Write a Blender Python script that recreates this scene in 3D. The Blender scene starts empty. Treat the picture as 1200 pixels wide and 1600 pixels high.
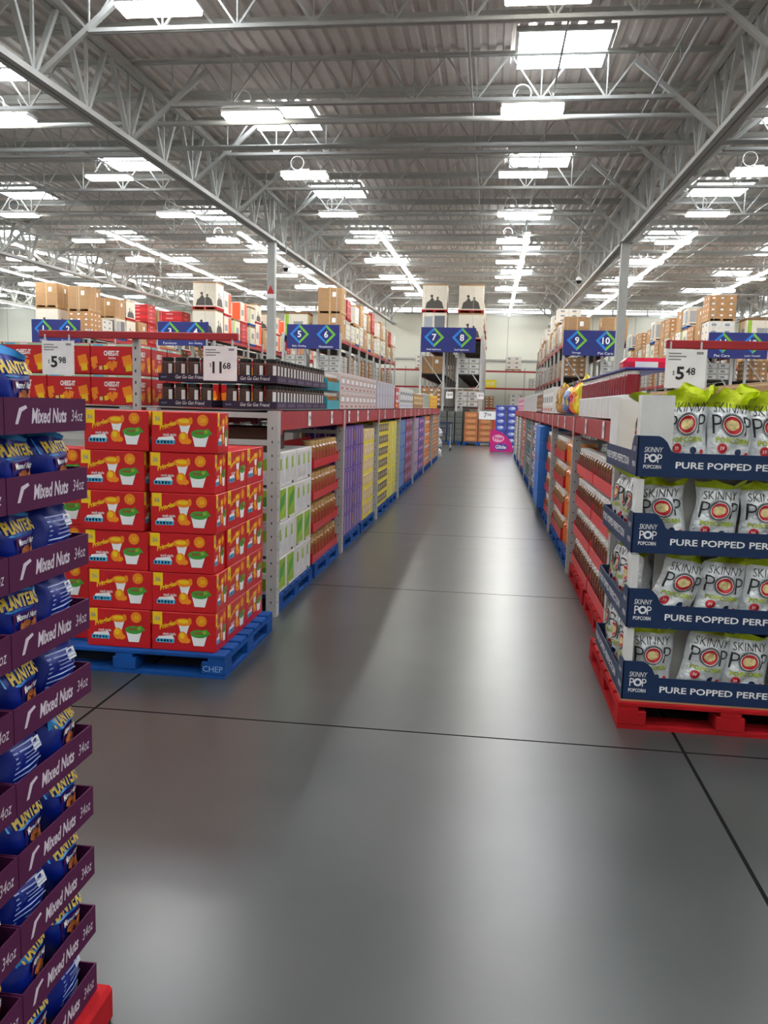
import bpy, math, random
from mathutils import Vector, Matrix
random.seed(7)
C = bpy.context.scene.collection
SC = bpy.context.scene

# ------------------------------------------------------------------ camera
H = 1.6; F = 1290.0
rho = .027; vx, vy = 167.0, -163.0
uu = vx*math.cos(rho)+vy*math.sin(rho); vv = -vx*math.sin(rho)+vy*math.cos(rho)
th = math.atan2(-vv, F); psi = math.atan2(uu, math.hypot(F, vv))
fwd = Vector((-math.sin(psi)*math.cos(th), math.cos(psi)*math.cos(th), -math.sin(th)))
r0 = Vector((math.cos(psi), math.sin(psi), 0)); u0 = r0.cross(fwd)
Rv = r0*math.cos(rho)+u0*math.sin(rho); Uv = u0*math.cos(rho)-r0*math.sin(rho)
cd = bpy.data.cameras.new('camera'); cam = bpy.data.objects.new('camera', cd); C.objects.link(cam)
cd.sensor_fit = 'VERTICAL'; cd.sensor_height = 24; cd.lens = 24*F/1600; cd.clip_start = .05; cd.clip_end = 300
m = Matrix.Identity(4)
for i in range(3): m[i][0], m[i][1], m[i][2] = Rv[i], Uv[i], -fwd[i]
m[0][3], m[1][3], m[2][3] = 0, 0, H
cam.matrix_world = m; SC.camera = cam

# ------------------------------------------------------------------ light levels
LAMP = 30.0; SKY = 20.0; CLERE = 4.0; STRIP = 22.0
w = bpy.data.worlds.new('world'); SC.world = w; w.use_nodes = True
w.node_tree.nodes['Background'].inputs[0].default_value = (.8, .88, 1, 1)
w.node_tree.nodes['Background'].inputs[1].default_value = .4
vs = SC.view_settings; vs.view_transform = 'Standard'; vs.look = 'None'; vs.gamma = 1; vs.use_curve_mapping = False
vs.exposure = 0.0

# ------------------------------------------------------------------ helpers
def s2l(h):
    h = h.lstrip('#'); o = []
    for i in (0, 2, 4):
        c = int(h[i:i+2], 16)/255; o.append(c/12.92 if c <= .04045 else ((c+.055)/1.055)**2.4)
    return tuple(o)
MATS = {}
def mat(name, hexc, rough=.5, metal=0, emit=0, vary=.06, scale=8, spec=.5, coat=0, bump=0, trans=0):
    if name in MATS: return MATS[name]
    m = bpy.data.materials.new(name); m.use_nodes = True; nt = m.node_tree; b = nt.nodes['Principled BSDF']
    col = s2l(hexc)+(1,)
    b.inputs['Roughness'].default_value = rough; b.inputs['Metallic'].default_value = metal
    b.inputs['Specular IOR Level'].default_value = spec; b.inputs['Coat Weight'].default_value = coat
    b.inputs['Transmission Weight'].default_value = trans
    if emit:
        b.inputs['Base Color'].default_value = col
        b.inputs['Emission Color'].default_value = col; b.inputs['Emission Strength'].default_value = emit
    else:
        n = nt.nodes.new('ShaderNodeTexNoise'); n.inputs['Scale'].default_value = scale; n.inputs['Detail'].default_value = 3
        tc = nt.nodes.new('ShaderNodeTexCoord'); nt.links.new(tc.outputs['Object'], n.inputs['Vector'])
        r = nt.nodes.new('ShaderNodeValToRGB')
        r.color_ramp.elements[0].position = .3; r.color_ramp.elements[1].position = .7
        r.color_ramp.elements[0].color = tuple(c*(1-vary) for c in col[:3])+(1,)
        r.color_ramp.elements[1].color = tuple(min(1, c*(1+vary)) for c in col[:3])+(1,)
        nt.links.new(n.outputs['Fac'], r.inputs['Fac']); nt.links.new(r.outputs['Color'], b.inputs['Base Color'])
        if bump:
            bp = nt.nodes.new('ShaderNodeBump'); bp.inputs['Strength'].default_value = bump; bp.inputs['Distance'].default_value = .01
            n2 = nt.nodes.new('ShaderNodeTexNoise'); n2.inputs['Scale'].default_value = scale*3
            nt.links.new(tc.outputs['Object'], n2.inputs['Vector'])
            nt.links.new(n2.outputs['Fac'], bp.inputs['Height']); nt.links.new(bp.outputs['Normal'], b.inputs['Normal'])
    MATS[name] = m; return m

RED = mat('case red', 'c4101a', .42); REDD = mat('case red dark', 'a50e12', .5)
YEL = mat('yellow', 'f2c80f', .45); ORG = mat('orange', 'f08a12', .45); GRN = mat('green', '3f9a35', .45)
WHT = mat('white', 'ececec', .5); OFFW = mat('off white', 'd9d8d4', .6); BLK = mat('black', '141416', .5)
GRY = mat('grey', '8b8d8f', .6); LBL = mat('light blue', '4fb2dd', .45); BLU = mat('mid blue', '1a63c8', .5)
NAVY = mat('navy', '0c2a52', .5); PURP = mat('maroon purple', '4e163f', .75, spec=.25); VIO = mat('violet', '5a2a90', .45)
KRAFT = mat('kraft', 'a8835c', .8); KRAFTD = mat('kraft dark', '7f5f40', .8); TAPE = mat('tape', 'c9a877', .4)
PBLUE = mat('pallet blue', '0e4890', .8, spec=.25, vary=.25, scale=5, bump=.3); PRED = mat('pallet red', 'a51119', .8, spec=.25, vary=.25, scale=5, bump=.3)
WOOD = mat('raw wood', 'b08d63', .8, vary=.2)
STEEL = mat('rack grey', 'b9bab8', .45, .2); STEELD = mat('dark hole', '2a2a2a', .7); BEAM = mat('beam red', 'a3222c', .45, vary=.1)
WSTEEL = mat('white steel', 'a9aaa6', .55, vary=.04)
FOIL = mat('silver foil', 'dfe2e4', .36, .4, vary=.06, scale=14, bump=.7)
LIME = mat('lime foil', 'bccd0e', .33, .3, vary=.2, bump=.8)
PBLK = mat('print black', '22242a', .5); PRD = mat('print red', 'bf1b25', .4); PTAN = mat('print popcorn', 'd9c48a', .5, vary=.3, scale=60)
BAGBLU = mat('bag blue', '0a2488', .32, .1); BAGLB = mat('bag light blue', '2f8fd8', .32, .1); BAGPUR = mat('bag purple', '5b1a5c', .35)
GOLD = mat('yellow gold', 'd0b03a', .4); NUTS = mat('nut brown', 'a55a28', .6, vary=.4, scale=60)
CHOC = mat('chocolate', '4a3028', .5, vary=.3, scale=40); CHTRAY = mat('dark violet tray', '2b1a36', .6)
JGOLD = mat('jar amber', '9a6a38', .25, vary=.3, scale=50, coat=.3); JBRN = mat('jar pretzel', '70421f', .25, vary=.4, scale=50, coat=.3)
JORG = mat('jar orange', 'e8700c', .3, vary=.15, scale=30, coat=.3)
LIDG = mat('lid gold', 'c9a66a', .3); LIDW = mat('lid white', 'e6e2dc', .4); LIDB = mat('lid black', '101012', .35)
SIGN = mat('sign blue', '16226e', .5); SBLU = mat('sign chevron blue', '0f78cf', .5); SGRN = mat('sign chevron green', '6cb32c', .5)
TEAL = mat('teal', '1f9cae', .5); PINK = mat('pink', 'd01a80', .5); CREAM = mat('cream carton', 'e0cf8e', .6)
BYEL = mat('bright yellow', 'ecd814', .5); MAR = mat('maroon', '7d1537', .5); TAN = mat('tan', 'b58250', .6, vary=.2, scale=20)
LPUR = mat('light purple', '8a6aae', .5); LGRN = mat('leaf green', '8fb52c', .5, vary=.15); PLASTIC = mat('clear wrap', 'c9cdd0', .15, .1)
BRTAN = mat('orange crate', 'b06a3c', .6, vary=.2, scale=20); GRYJ = mat('grey crate', '5f615d', .6, vary=.25, scale=20)
PERI = mat('periwinkle', '3f4fae', .5, vary=.15); PERIL = mat('periwinkle light', '9fb0e0', .5)

TXT = {}
def text_geo(s, bold=0.0):
    k = (s, bold)
    if k not in TXT:
        cu = bpy.data.curves.new('t', 'FONT'); cu.body = s; cu.size = 1; cu.offset = bold; cu.resolution_u = 2
        o = bpy.data.objects.new('t', cu); me = o.to_mesh()
        v = [(p.co.x, p.co.y) for p in me.vertices]; f = [tuple(p.vertices) for p in me.polygons]
        o.to_mesh_clear(); bpy.data.objects.remove(o); bpy.data.curves.remove(cu)
        x0 = min(a for a, b in v); x1 = max(a for a, b in v); y0 = min(b for a, b in v); y1 = max(b for a, b in v)
        TXT[k] = ([(a-x0, b-y0) for a, b in v], f, x1-x0, y1-y0)
    return TXT[k]

class MB:
    def __init__(s): s.v = []; s.f = []; s.mi = []; s.mats = []; s.sm = []
    def m(s, mt):
        if mt not in s.mats: s.mats.append(mt)
        return s.mats.index(mt)
    def add(s, vs, fs, mt, smooth=False):
        b = len(s.v); i = s.m(mt); s.v += [tuple(p) for p in vs]
        for f in fs: s.f.append(tuple(b+k for k in f)); s.mi.append(i); s.sm.append(smooth)
    def box(s, x0, x1, y0, y1, z0, z1, mt):
        s.add([(x, y, z) for z in (z0, z1) for y in (y0, y1) for x in (x0, x1)],
              [(0, 2, 3, 1), (4, 5, 7, 6), (0, 1, 5, 4), (2, 6, 7, 3), (0, 4, 6, 2), (1, 3, 7, 5)], mt)
    def cbox(s, x0, x1, y0, y1, z0, z1, mt, c=.006):
        """box with chamfered edges"""
        vs = []
        X = (x0, x1); Y = (y0, y1); Z = (z0, z1); idx = {}
        for ix in (0, 1):
            for iy in (0, 1):
                for iz in (0, 1):
                    for ax in range(3):
                        p = [X[ix], Y[iy], Z[iz]]; sg = [1-2*ix, 1-2*iy, 1-2*iz]
                        for a in range(3):
                            if a != ax: p[a] += sg[a]*c
                        idx[(ix, iy, iz, ax)] = len(vs); vs.append(p)
        fs = []
        g = lambda i, j, k, a: idx[(i, j, k, a)]
        for i in (0, 1):
            q = [g(i, 0, 0, 0), g(i, 1, 0, 0), g(i, 1, 1, 0), g(i, 0, 1, 0)]; fs.append(q if i else q[::-1])
            q = [g(0, i, 0, 1), g(0, i, 1, 1), g(1, i, 1, 1), g(1, i, 0, 1)]; fs.append(q if i else q[::-1])
            q = [g(0, 0, i, 2), g(1, 0, i, 2), g(1, 1, i, 2), g(0, 1, i, 2)]; fs.append(q if i else q[::-1])
        for i in (0, 1):
            for j in (0, 1):
                fs.append((g(0, i, j, 1), g(1, i, j, 1), g(1, i, j, 2), g(0, i, j, 2)))
                fs.append((g(i, 0, j, 0), g(i, 1, j, 0), g(i, 1, j, 2), g(i, 0, j, 2)))
                fs.append((g(i, j, 0, 0), g(i, j, 1, 0), g(i, j, 1, 1), g(i, j, 0, 1)))
                for k in (0, 1): fs.append((g(i, j, k, 0), g(i, j, k, 1), g(i, j, k, 2)))
        s.add(vs, fs, mt)
    def bar(s, p, q, a, b, mt):
        """rectangular bar from p to q, section a x b"""
        p = Vector(p); q = Vector(q); d = (q-p).normalized()
        up = Vector((0, 0, 1)) if abs(d.z) < .95 else Vector((1, 0, 0))
        r = d.cross(up).normalized(); u = r.cross(d)
        vs = [e+r*i*a/2+u*j*b/2 for e in (p, q) for i, j in ((-1, -1), (1, -1), (1, 1), (-1, 1))]
        s.add(vs, [(0, 1, 2, 3), (7, 6, 5, 4), (0, 4, 5, 1), (1, 5, 6, 2), (2, 6, 7, 3), (3, 7, 4, 0)], mt)
    def tube(s, p, q, r, mt, n=8, r2=None):
        p = Vector(p); q = Vector(q); d = (q-p).normalized(); r2 = r if r2 is None else r2
        up = Vector((0, 0, 1)) if abs(d.z) < .95 else Vector((1, 0, 0))
        a = d.cross(up).normalized(); b = a.cross(d)
        vs = [e+(a*math.cos(t)+b*math.sin(t))*R for e, R in ((p, r), (q, r2)) for t in [2*math.pi*k/n for k in range(n)]]
        s.add(vs, [(k, (k+1) % n, n+(k+1) % n, n+k) for k in range(n)]+[tuple(range(n))[::-1], tuple(range(n, 2*n))], mt, n > 6)
    def lathe(s, prof, c, n=14):
        """prof: list of (r, z, mat of the band above)"""
        for (ra, za, mt), (rb, zb, _) in zip(prof, prof[1:]):
            vs = [(c[0]+R*math.cos(2*math.pi*k/n), c[1]+R*math.sin(2*math.pi*k/n), c[2]+z) for R, z in ((ra, za), (rb, zb)) for k in range(n)]
            s.add(vs, [(k, (k+1) % n, n+(k+1) % n, n+k) for k in range(n)], mt, True)
    def flat(s, pts, mt, M):
        s.add([M(a, b) for a, b in pts], [tuple(range(len(pts)))], mt)
    def ell(s, cx, cy, rx, ry, mt, M, n=16, rings=1):
        vs = [M(cx, cy)]; fs = []
        for j in range(1, rings+1):
            for k in range(n):
                t = 2*math.pi*k/n; vs.append(M(cx+rx*j/rings*math.cos(t), cy+ry*j/rings*math.sin(t)))
        for k in range(n):
            fs.append((0, 1+k, 1+(k+1) % n))
            for j in range(1, rings): a = 1+(j-1)*n; b = 1+j*n; fs.append((a+k, b+k, b+(k+1) % n, a+(k+1) % n))
        s.add(vs, fs, mt)
    def text(s, t, x, y, h, mt, M, width=None, shear=0, bold=0, center=False):
        v, f, W, Hh = text_geo(t, bold); k = h/Hh; kx = k if width is None else width/W
        ox = x-(W*kx/2 if center else 0)
        s.add([M(ox+a*kx+shear*b*k, y+b*k) for a, b in v], f, mt)
    def mesh(s, name):
        me = bpy.data.meshes.new(name); me.from_pydata(s.v, [], s.f)
        for mt in s.mats: me.materials.append(mt)
        me.polygons.foreach_set('material_index', s.mi); me.polygons.foreach_set('use_smooth', s.sm); me.update()
        return me
    def build(s, name, parent=None, loc=(0, 0, 0), rz=0):
        o = bpy.data.objects.new(name, s.mesh(name)); C.objects.link(o)
        o.location = loc; o.rotation_euler = (0, 0, rz)
        if parent: o.parent = parent
        return o
def plane(o, r, u):
    o, r, u = Vector(o), Vector(r), Vector(u)
    return lambda a, b: tuple(o+r*a+u*b)
LABELS = {}
def tag(o, label, cat, group=None, kind=None):
    if kind: o['kind'] = kind
    if label:
        o['label'] = label; o['category'] = cat
    if group: o['group'] = group
    return o
def struct(o): o['kind'] = 'structure'; return o
def empty(name, loc=(0, 0, 0), rz=0):
    o = bpy.data.objects.new(name, None); C.objects.link(o); o.location = loc; o.rotation_euler = (0, 0, rz)
    o.empty_display_size = .1; return o
KIDS = {}
def kids(o):
    return list(o.children)
def dup(o, loc=None, rz=None, label=None, group=None, scale=None):
    def rec(a, par):
        c = a.copy(); C.objects.link(c)
        if par is not None: c.parent = par
        for k in a.children: rec(k, c)
        return c
    c = rec(o, None)
    if loc is not None: c.location = loc
    if rz is not None: c.rotation_euler = (c.rotation_euler[0], c.rotation_euler[1], rz)
    if label: c['label'] = label
    if group: c['group'] = group
    if scale is not None: c.scale = scale
    return c
class Kind:
    """first call places the prototype itself, later calls copy it"""
    def __init__(s, o): s.o = o; s.used = False
    def put(s, loc, rz=0, label=None, group=None, scale=None):
        if not s.used:
            s.used = True; o = s.o; o.location = loc; o.rotation_euler = (0, 0, rz)
            if label: o['label'] = label
            if group: o['group'] = group
            if scale is not None: o.scale = scale
            return o
        return dup(s.o, loc, rz, label, group, scale if scale is not None else (1, 1, 1))
    def done(s):
        if not s.used: 
            for k in list(s.o.children): bpy.data.objects.remove(k)
            bpy.data.objects.remove(s.o)
ORD = ['first', 'second', 'third', 'fourth', 'fifth', 'sixth', 'seventh', 'eighth', 'ninth', 'tenth', 'eleventh', 'twelfth',
       'thirteenth', 'fourteenth', 'fifteenth', 'sixteenth', 'seventeenth', 'eighteenth', 'nineteenth', 'twentieth']
ORD += ['twenty-'+a for a in ORD[:9]]+['thirtieth']+['thirty-'+a for a in ORD[:9]]+['fortieth']
def nth_up(k, n):
    if k == 0: return 'bottom'
    if k == n-1: return 'top'
    return ORD[k]+' up'

# ------------------------------------------------------------------ the building
X0, X1, Y0, Y1 = -44, 34, -14, 62
RISE = .02
def roofz(y, z): return z+RISE*(y-27)
# floor
fm = bpy.data.materials.new('polished concrete'); fm.use_nodes = True; nt = fm.node_tree; b = nt.nodes['Principled BSDF']
N = nt.nodes.new; L = nt.links.new
geo = N('ShaderNodeNewGeometry'); sx = N('ShaderNodeSeparateXYZ'); L(geo.outputs['Position'], sx.inputs[0])
def joint(out, off, per, wd):
    a = N('ShaderNodeMath'); a.operation = 'SUBTRACT'; L(out, a.inputs[0]); a.inputs[1].default_value = off
    p = N('ShaderNodeMath'); p.operation = 'PINGPONG'; L(a.outputs[0], p.inputs[0]); p.inputs[1].default_value = per/2
    l = N('ShaderNodeMath'); l.operation = 'LESS_THAN'; L(p.outputs[0], l.inputs[0]); l.inputs[1].default_value = wd
    return l.outputs[0]
jx = joint(sx.outputs['X'], -1.97, 2.95, .008); jy = joint(sx.outputs['Y'], 3.9, 3.16, .007)
mx = N('ShaderNodeMath'); mx.operation = 'MAXIMUM'; L(jx, mx.inputs[0]); L(jy, mx.inputs[1])
n1 = N('ShaderNodeTexNoise'); n1.inputs['Scale'].default_value = 1.3; n1.inputs['Detail'].default_value = 8; L(geo.outputs['Position'], n1.inputs['Vector'])
n2 = N('ShaderNodeTexNoise'); n2.inputs['Scale'].default_value = 5; n2.inputs['Detail'].default_value = 5; L(geo.outputs['Position'], n2.inputs['Vector'])
r = N('ShaderNodeValToRGB'); r.color_ramp.elements[0].position = .25; r.color_ramp.elements[1].position = .75
r.color_ramp.elements[0].color = (.036, .04, .04, 1); r.color_ramp.elements[1].color = (.062, .064, .062, 1); L(n1.outputs['Fac'], r.inputs['Fac'])
mm = N('ShaderNodeMixRGB'); mm.blend_type = 'OVERLAY'; mm.inputs[0].default_value = .1; L(r.outputs[0], mm.inputs[1]); L(n2.outputs['Fac'], mm.inputs[2])
m2 = N('ShaderNodeMixRGB'); L(mx.outputs[0], m2.inputs[0]); L(r.outputs[0], m2.inputs[1]); m2.inputs[2].default_value = (.012, .012, .012, 1)
L(m2.outputs[0], b.inputs['Base Color'])
rr = N('ShaderNodeMapRange'); L(n2.outputs['Fac'], rr.inputs[0]); rr.inputs[3].default_value = .277; rr.inputs[4].default_value = .31
L(rr.outputs[0], b.inputs['Roughness']); 
sp = N('ShaderNodeMapRange'); L(mx.outputs[0], sp.inputs[0]); sp.inputs[3].default_value = .9; sp.inputs[4].default_value = 0; L(sp.outputs[0], b.inputs['Specular IOR Level'])
q = MB(); q.box(X0, X1, Y0, Y1, -.2, 0, fm); struct(q.build('floor'))
# walls
def wallmat():
    m = bpy.data.materials.new('wall panels'); m.use_nodes = True; nt = m.node_tree; b = nt.nodes['Principled BSDF']; N = nt.nodes.new; L = nt.links.new
    g = N('ShaderNodeNewGeometry'); s = N('ShaderNodeSeparateXYZ'); L(g.outputs['Position'], s.inputs[0])
    a = N('ShaderNodeMath'); a.operation = 'ADD'; L(s.outputs['X'], a.inputs[0]); L(s.outputs['Y'], a.inputs[1])
    p = N('ShaderNodeMath'); p.operation = 'PINGPONG'; L(a.outputs[0], p.inputs[0]); p.inputs[1].default_value = 1.5
    l = N('ShaderNodeMath'); l.operation = 'LESS_THAN'; L(p.outputs[0], l.inputs[0]); l.inputs[1].default_value = .03
    mi = N('ShaderNodeMixRGB'); L(l.outputs[0], mi.inputs[0]); mi.inputs[1].default_value = s2l('dedfd2')+(1,); mi.inputs[2].default_value = s2l('b9baae')+(1,)
    L(mi.outputs[0], b.inputs['Base Color']); b.inputs['Roughness'].default_value = .7
    return m
WALL = wallmat()
for nm, bb in (('wall_back', (X0, X1, Y1, Y1+.3)), ('wall_front', (X0, X1, Y0-.3, Y0)), ('wall_left', (X0-.3, X0, Y0, Y1)), ('wall_right', (X1, X1+.3, Y0, Y1))):
    q = MB(); q.box(*bb, 0, 9.6, WALL); struct(q.build(nm))
# roof deck : corrugated, flutes run away from the camera
DECK = mat('roof deck', 'd2ccc6', .6, vary=.04)
q = MB(); prof = []; x = X0; ph = 0
while x < X1:
    prof += [(x, 0), (x+.12, 0), (x+.15, .06), (x+.25, .06)]; x += .28
nn = len(prof); za, zb = roofz(Y0, 8.42), roofz(Y1, 8.42)
vsd = [(a, Y0, za+c) for a, c in prof]+[(a, Y1, zb+c) for a, c in prof]
q.add(vsd, [(k, k+1, nn+k+1, nn+k) for k in range(nn-1)], DECK)
q.add([(X0, Y0, za+.12), (X1, Y0, za+.12), (X1, Y1, zb+.12), (X0, Y1, zb+.12)], [(0, 1, 2, 3)], DECK)
struct(q.build('ceiling'))
# girders
GX = [-29.95, -18.65, -7.35, 3.95, 15.25, 26.55]
def girder(gx):
    q = MB(); zt, zb_ = 8.2, 6.85
    P = lambda y, z: (gx, y, roofz(y, z))
    for dx in (-.07, .07):
        q.bar((gx+dx, Y0, roofz(Y0, zt)), (gx+dx, Y1, roofz(Y1, zt)), .11, .13, WSTEEL)
        q.bar((gx+dx, Y0, roofz(Y0, zb_)), (gx+dx, Y1, roofz(Y1, zb_)), .11, .1, WSTEEL)
    y = 12.9-1.75*14
    while y < Y1-1:
        q.bar(P(y, zb_), P(y+.02, zt), .05, .05, WSTEEL)
        q.bar(P(y, zb_), P(y-.78, zt), .09, .07, WSTEEL); q.bar(P(y, zb_), P(y+.78, zt), .09, .07, WSTEEL)
        y += 1.75
    # knee braces up to the joists
    y = 13.0-3.42*4
    while y < Y1-2:
        for sg in (-1, 1):
            q.bar(P(y, zb_), (gx+sg*1.6, y, roofz(y, 8.15)), .08, .08, WSTEEL)
        y += 3.42
    return q.build('ceiling_girder')
for gx in GX: struct(girder(gx))
# joists
JZ0, JZ1 = 7.52, 8.33
def joist_mesh():
    q = MB(); Lh = 11.3
    for dy in (-.035, .035):
        q.box(0, Lh, dy-.025, dy+.025, .0+JZ1-.03, JZ1+.03, WSTEEL)
        q.box(.9, Lh-.9, dy-.025, dy+.025, JZ0-.03, JZ0+.03, WSTEEL)
    n = 8; a = .9; st = (Lh-1.8)/n
    q.bar((.1, 0, JZ1), (.9, 0, JZ0), .035, .035, WSTEEL); q.bar((Lh-.1, 0, JZ1), (Lh-.9, 0, JZ0), .035, .035, WSTEEL)
    for k in range(n):
        x = a+k*st
        q.bar((x, 0, JZ0), (x+st/2, 0, JZ1), .032, .032, WSTEEL); q.bar((x+st/2, 0, JZ1), (x+st, 0, JZ0), .032, .032, WSTEEL)
        q.bar((x, 0, JZ0), (x, 0, JZ1), .022, .022, WSTEEL)
    return q.build('ceiling_joist')
jk = Kind(struct(joist_mesh())); JY = []
y = 13.0-3.42*6
while y < Y1-.5:
    JY.append(y)
    for gx in [GX[0]-11.3]+GX[:-1]: 
        if y > -1 or -20 < gx < 10: jk.put((gx, y, RISE*(y-27)))
    y += 3.42
def purlin():
    q = MB(); q.box(0, 11.3, -.05, .05, JZ1-.05, JZ1+.045, WSTEEL); q.box(0, 11.3, -.03, .03, JZ1-.13, JZ1-.051, WSTEEL); return q.build('ceiling_purlin')
pk = Kind(struct(purlin())); y = 11.35
while y < Y1-.5:
    for gx in [GX[0]-11.3]+GX[:-1]: pk.put((gx, y, RISE*(y-27)))
    y += 1.71*2
# bridging lines, sprinkler mains
q = MB()
for x in (-13, -10, -4.5, -.6, .9, 2.7, 7.6, 10.5):
    q.tube((x, Y0, roofz(Y0, 7.62)), (x, Y1, roofz(Y1, 7.62)), .018, WSTEEL, 6)
struct(q.build('ceiling_bridging'))
for k, y in enumerate((17.275, 19.03, 33.03, 41.78)):
    q = MB(); q.tube((X0, y, roofz(y, 7.45)), (X1, y, roofz(y, 7.45)), .055, WSTEEL, 10)
    tag(q.build('sprinkler_pipe'), 'white pipe crossing under the roof joists, %s from the camera' % ORD[k], 'pipe', 'pipes crossing under the roof')
q = MB(); q.tube((3.05, Y0, roofz(Y0, 7.9)), (3.05, Y1, roofz(Y1, 7.9)), .035, WSTEEL, 8)
for y in range(4, 60, 6): q.tube((3.05, y, roofz(y, 7.9)), (3.05, y, roofz(y, 8.4)), .01, WSTEEL, 6)
tag(q.build('conduit_pipe'), 'thin white pipe running lengthwise beside the girder over the aisle', 'pipe')
# columns
for gx in GX:
    for y in (10.3, 27.3, 44.3):
        if gx in (-7.35, 3.95) and y < 15: continue
        if y > 40 and gx > -25: continue
        if gx > 10 and y < 30 or gx < -20 and y < 20: continue
        q = MB(); q.cbox(gx-.13, gx+.13, y-.13, y+.13, 0, roofz(y, 6.82), WSTEEL, .015)
        q.box(gx-.2, gx+.2, y-.2, y+.2, 0, .03, WSTEEL); q.box(gx-.2, gx+.2, y-.2, y+.2, roofz(y, 6.78), roofz(y, 6.81), WSTEEL)
        q.box(gx-.06, gx+.06, y-.06, y+.06, roofz(y, 6.8), roofz(y, 8.2), WSTEEL)
        struct(q.build('column'))
q = MB(); M = plane((-7.35, 27.3-.137, 5.2), (1, 0, 0), (0, 0, 1))
q.box(-7.5, -7.2, 27.3-.15, 27.3-.135, 4.98, 5.12, WHT)
q.add([(-7.47, 27.148, 5.12), (-7.23, 27.148, 5.12), (-7.35, 27.148, 5.4), (-7.47, 27.16, 5.12), (-7.23, 27.16, 5.12), (-7.35, 27.16, 5.4)],
      [(0, 1, 2), (3, 5, 4), (0, 3, 4, 1), (1, 4, 5, 2), (2, 5, 3, 0)], MATS['print red'])
tag(q.build('warning_sign'), 'small red triangle sign high on the white column behind aisle sign 5', 'sign')

# skylights (roof windows)
LENS = mat('lamp lens', 'fffaf0', emit=LAMP); SKYG = mat('skylight pane', 'f2f8ff', emit=SKY)
def skylight():
    e = MB(); e.box(-.86, .86, -.86, -.8, -.05, .04, WSTEEL); e.box(-.86, .86, .8, .86, -.05, .04, WSTEEL)
    e.box(-.86, -.8, -.8, .8, -.05, .04, WSTEEL); e.box(.8, .86, -.8, .8, -.05, .04, WSTEEL)
    o = struct(e.build('window_skylight')); p = MB()
    for i in range(1): p.box(-.8, .8, -.8, .8, -.01, .03, SKYG)
    p.build('window_pane', o); return o
sk = Kind(skylight())
for x, off in ((-37, 0), (-31.5, 3.6), (-26.2, 0), (-20.9, 3.6), (-15.9, 3.6), (-10.5, 0), (-5.15, 3.6), (1.02, 0), (6.6, 3.6), (11.9, 0), (17.5, 3.6), (22.6, 0)):
    y = 16.35+off-7.2*4
    while y < Y1-2:
        if y > -11: sk.put((x, y, roofz(y, 8.38)))
        y += 7.2
# high-bay lamps
def lamp():
    e = empty('ceiling_lamp'); tag(e, 'x', 'ceiling lamp')
    h = MB(); h.cbox(-.6, .6, -.2, .2, .02, .1, WHT, .02); h.box(-.12, .12, -.07, .07, .1, .17, WHT); h.build('housing', e)
    l = MB(); l.cbox(-.585, .585, -.185, .185, -.03, .02, LENS, .015); l.build('lens', e)
    c = MB(); R = .17; pr = None
    for k in range(15):
        t = 2*math.pi*k/14; p = (-.2+R*math.cos(t), 0, .33+R*math.sin(t))
        if pr: c.tube(pr, p, .012, WHT, 6)
        pr = p
    c.build('power_cable', e)
    for x in (-.45, .45): s = MB(); s.tube((x, 0, .1), (x*.6, 0, .42), .006, WSTEEL, 5); s.build('hanger', e)
    return e
lk = Kind(lamp())
BAY = {-26.2: 'far', -20.9: 'x', -15.5: 'x'}
rows = [-37.0, -31.6, -26.3, -21.2, -15.6, -10.25, -4.98, .54, 6.1, 11.5, 17.4, 22.8]
rowname = ['outermost row by the far wall', 'second outermost row', 'third outermost row', 'row beyond aisle sign 1', 'row over aisle signs 1 and 2', 'row over aisle sign 3', 'row over the low racks before sign 5', 'row over the open aisle',
           'row over aisle sign 10', 'row over aisle sign 12', 'row beyond aisle sign 12', 'outermost row beyond aisle 12']
for ri, x in enumerate(rows):
    k = 0; y = 16.9-4.72*4
    while y < 47:
        lk.put((x, y, roofz(y, 7.3)+.15), 0, 'lit white rectangular ceiling lamp, %s of the %s' % (ORD[k], rowname[ri]), 'high bay ceiling lamps')
        k += 1; y += 4.72
# continuous strip lamps running lengthwise in the rear half
STRG = mat('strip lens', 'fffdf6', emit=STRIP)
def strip():
    e = empty('strip_lamp'); tag(e, 'x', 'ceiling lamp')
    q = MB(); q.cbox(-.09, .09, 0, 2.36, .03, .1, WHT, .01); q.build('housing', e)
    q = MB(); q.cbox(-.08, .08, .02, 2.34, -.02, .0295, STRG, .01); q.build('lens', e)
    for y in (.3, 2.06): q = MB(); q.tube((0, y, .1), (0, y, .93), .006, WSTEEL, 5); q.build('hanger', e)
    return e
stk = Kind(strip())
for ri, x in enumerate((-34.5, -29.4, -24.3, -19.2, -14.1, -9.15, -4.1, 1.0, 6.5, 11.5, 17)):
    y = 29.5; k = 0
    while y < 59:
        stk.put((x, y, roofz(y, 7.48)), 0, 'lit strip lamp running lengthwise, %s in the %s row of strips' % (ORD[k], ORD[ri]), 'strip lamps in lengthwise rows'); y += 2.4; k += 1
# clerestory strip on the back wall
CLG = mat('clerestory glass', 'ffffff', emit=CLERE)
n = 1; x = -18.0
while x < 27:
    q = MB(); q.box(x, x+2.3, Y1-.06, Y1-.02, 8.42, 8.74, CLG); o = struct(q.build('window_%d' % n))
    q = MB(); q.box(x-.05, x+2.35, Y1-.1, Y1-.01, 8.36, 8.42, WSTEEL); q.box(x-.05, x+2.35, Y1-.1, Y1-.01, 8.74, 8.8, WSTEEL)
    q.box(x-.1, x, Y1-.1, Y1-.01, 8.36, 8.8, WSTEEL); q.build('window_frame', o)
    x += 2.4; n += 1
# trim band on the back wall
q = MB(); q.box(X0, X1, Y1-.1, Y1, 5.0, 5.12, WSTEEL); struct(q.build('trim_1'))

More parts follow.
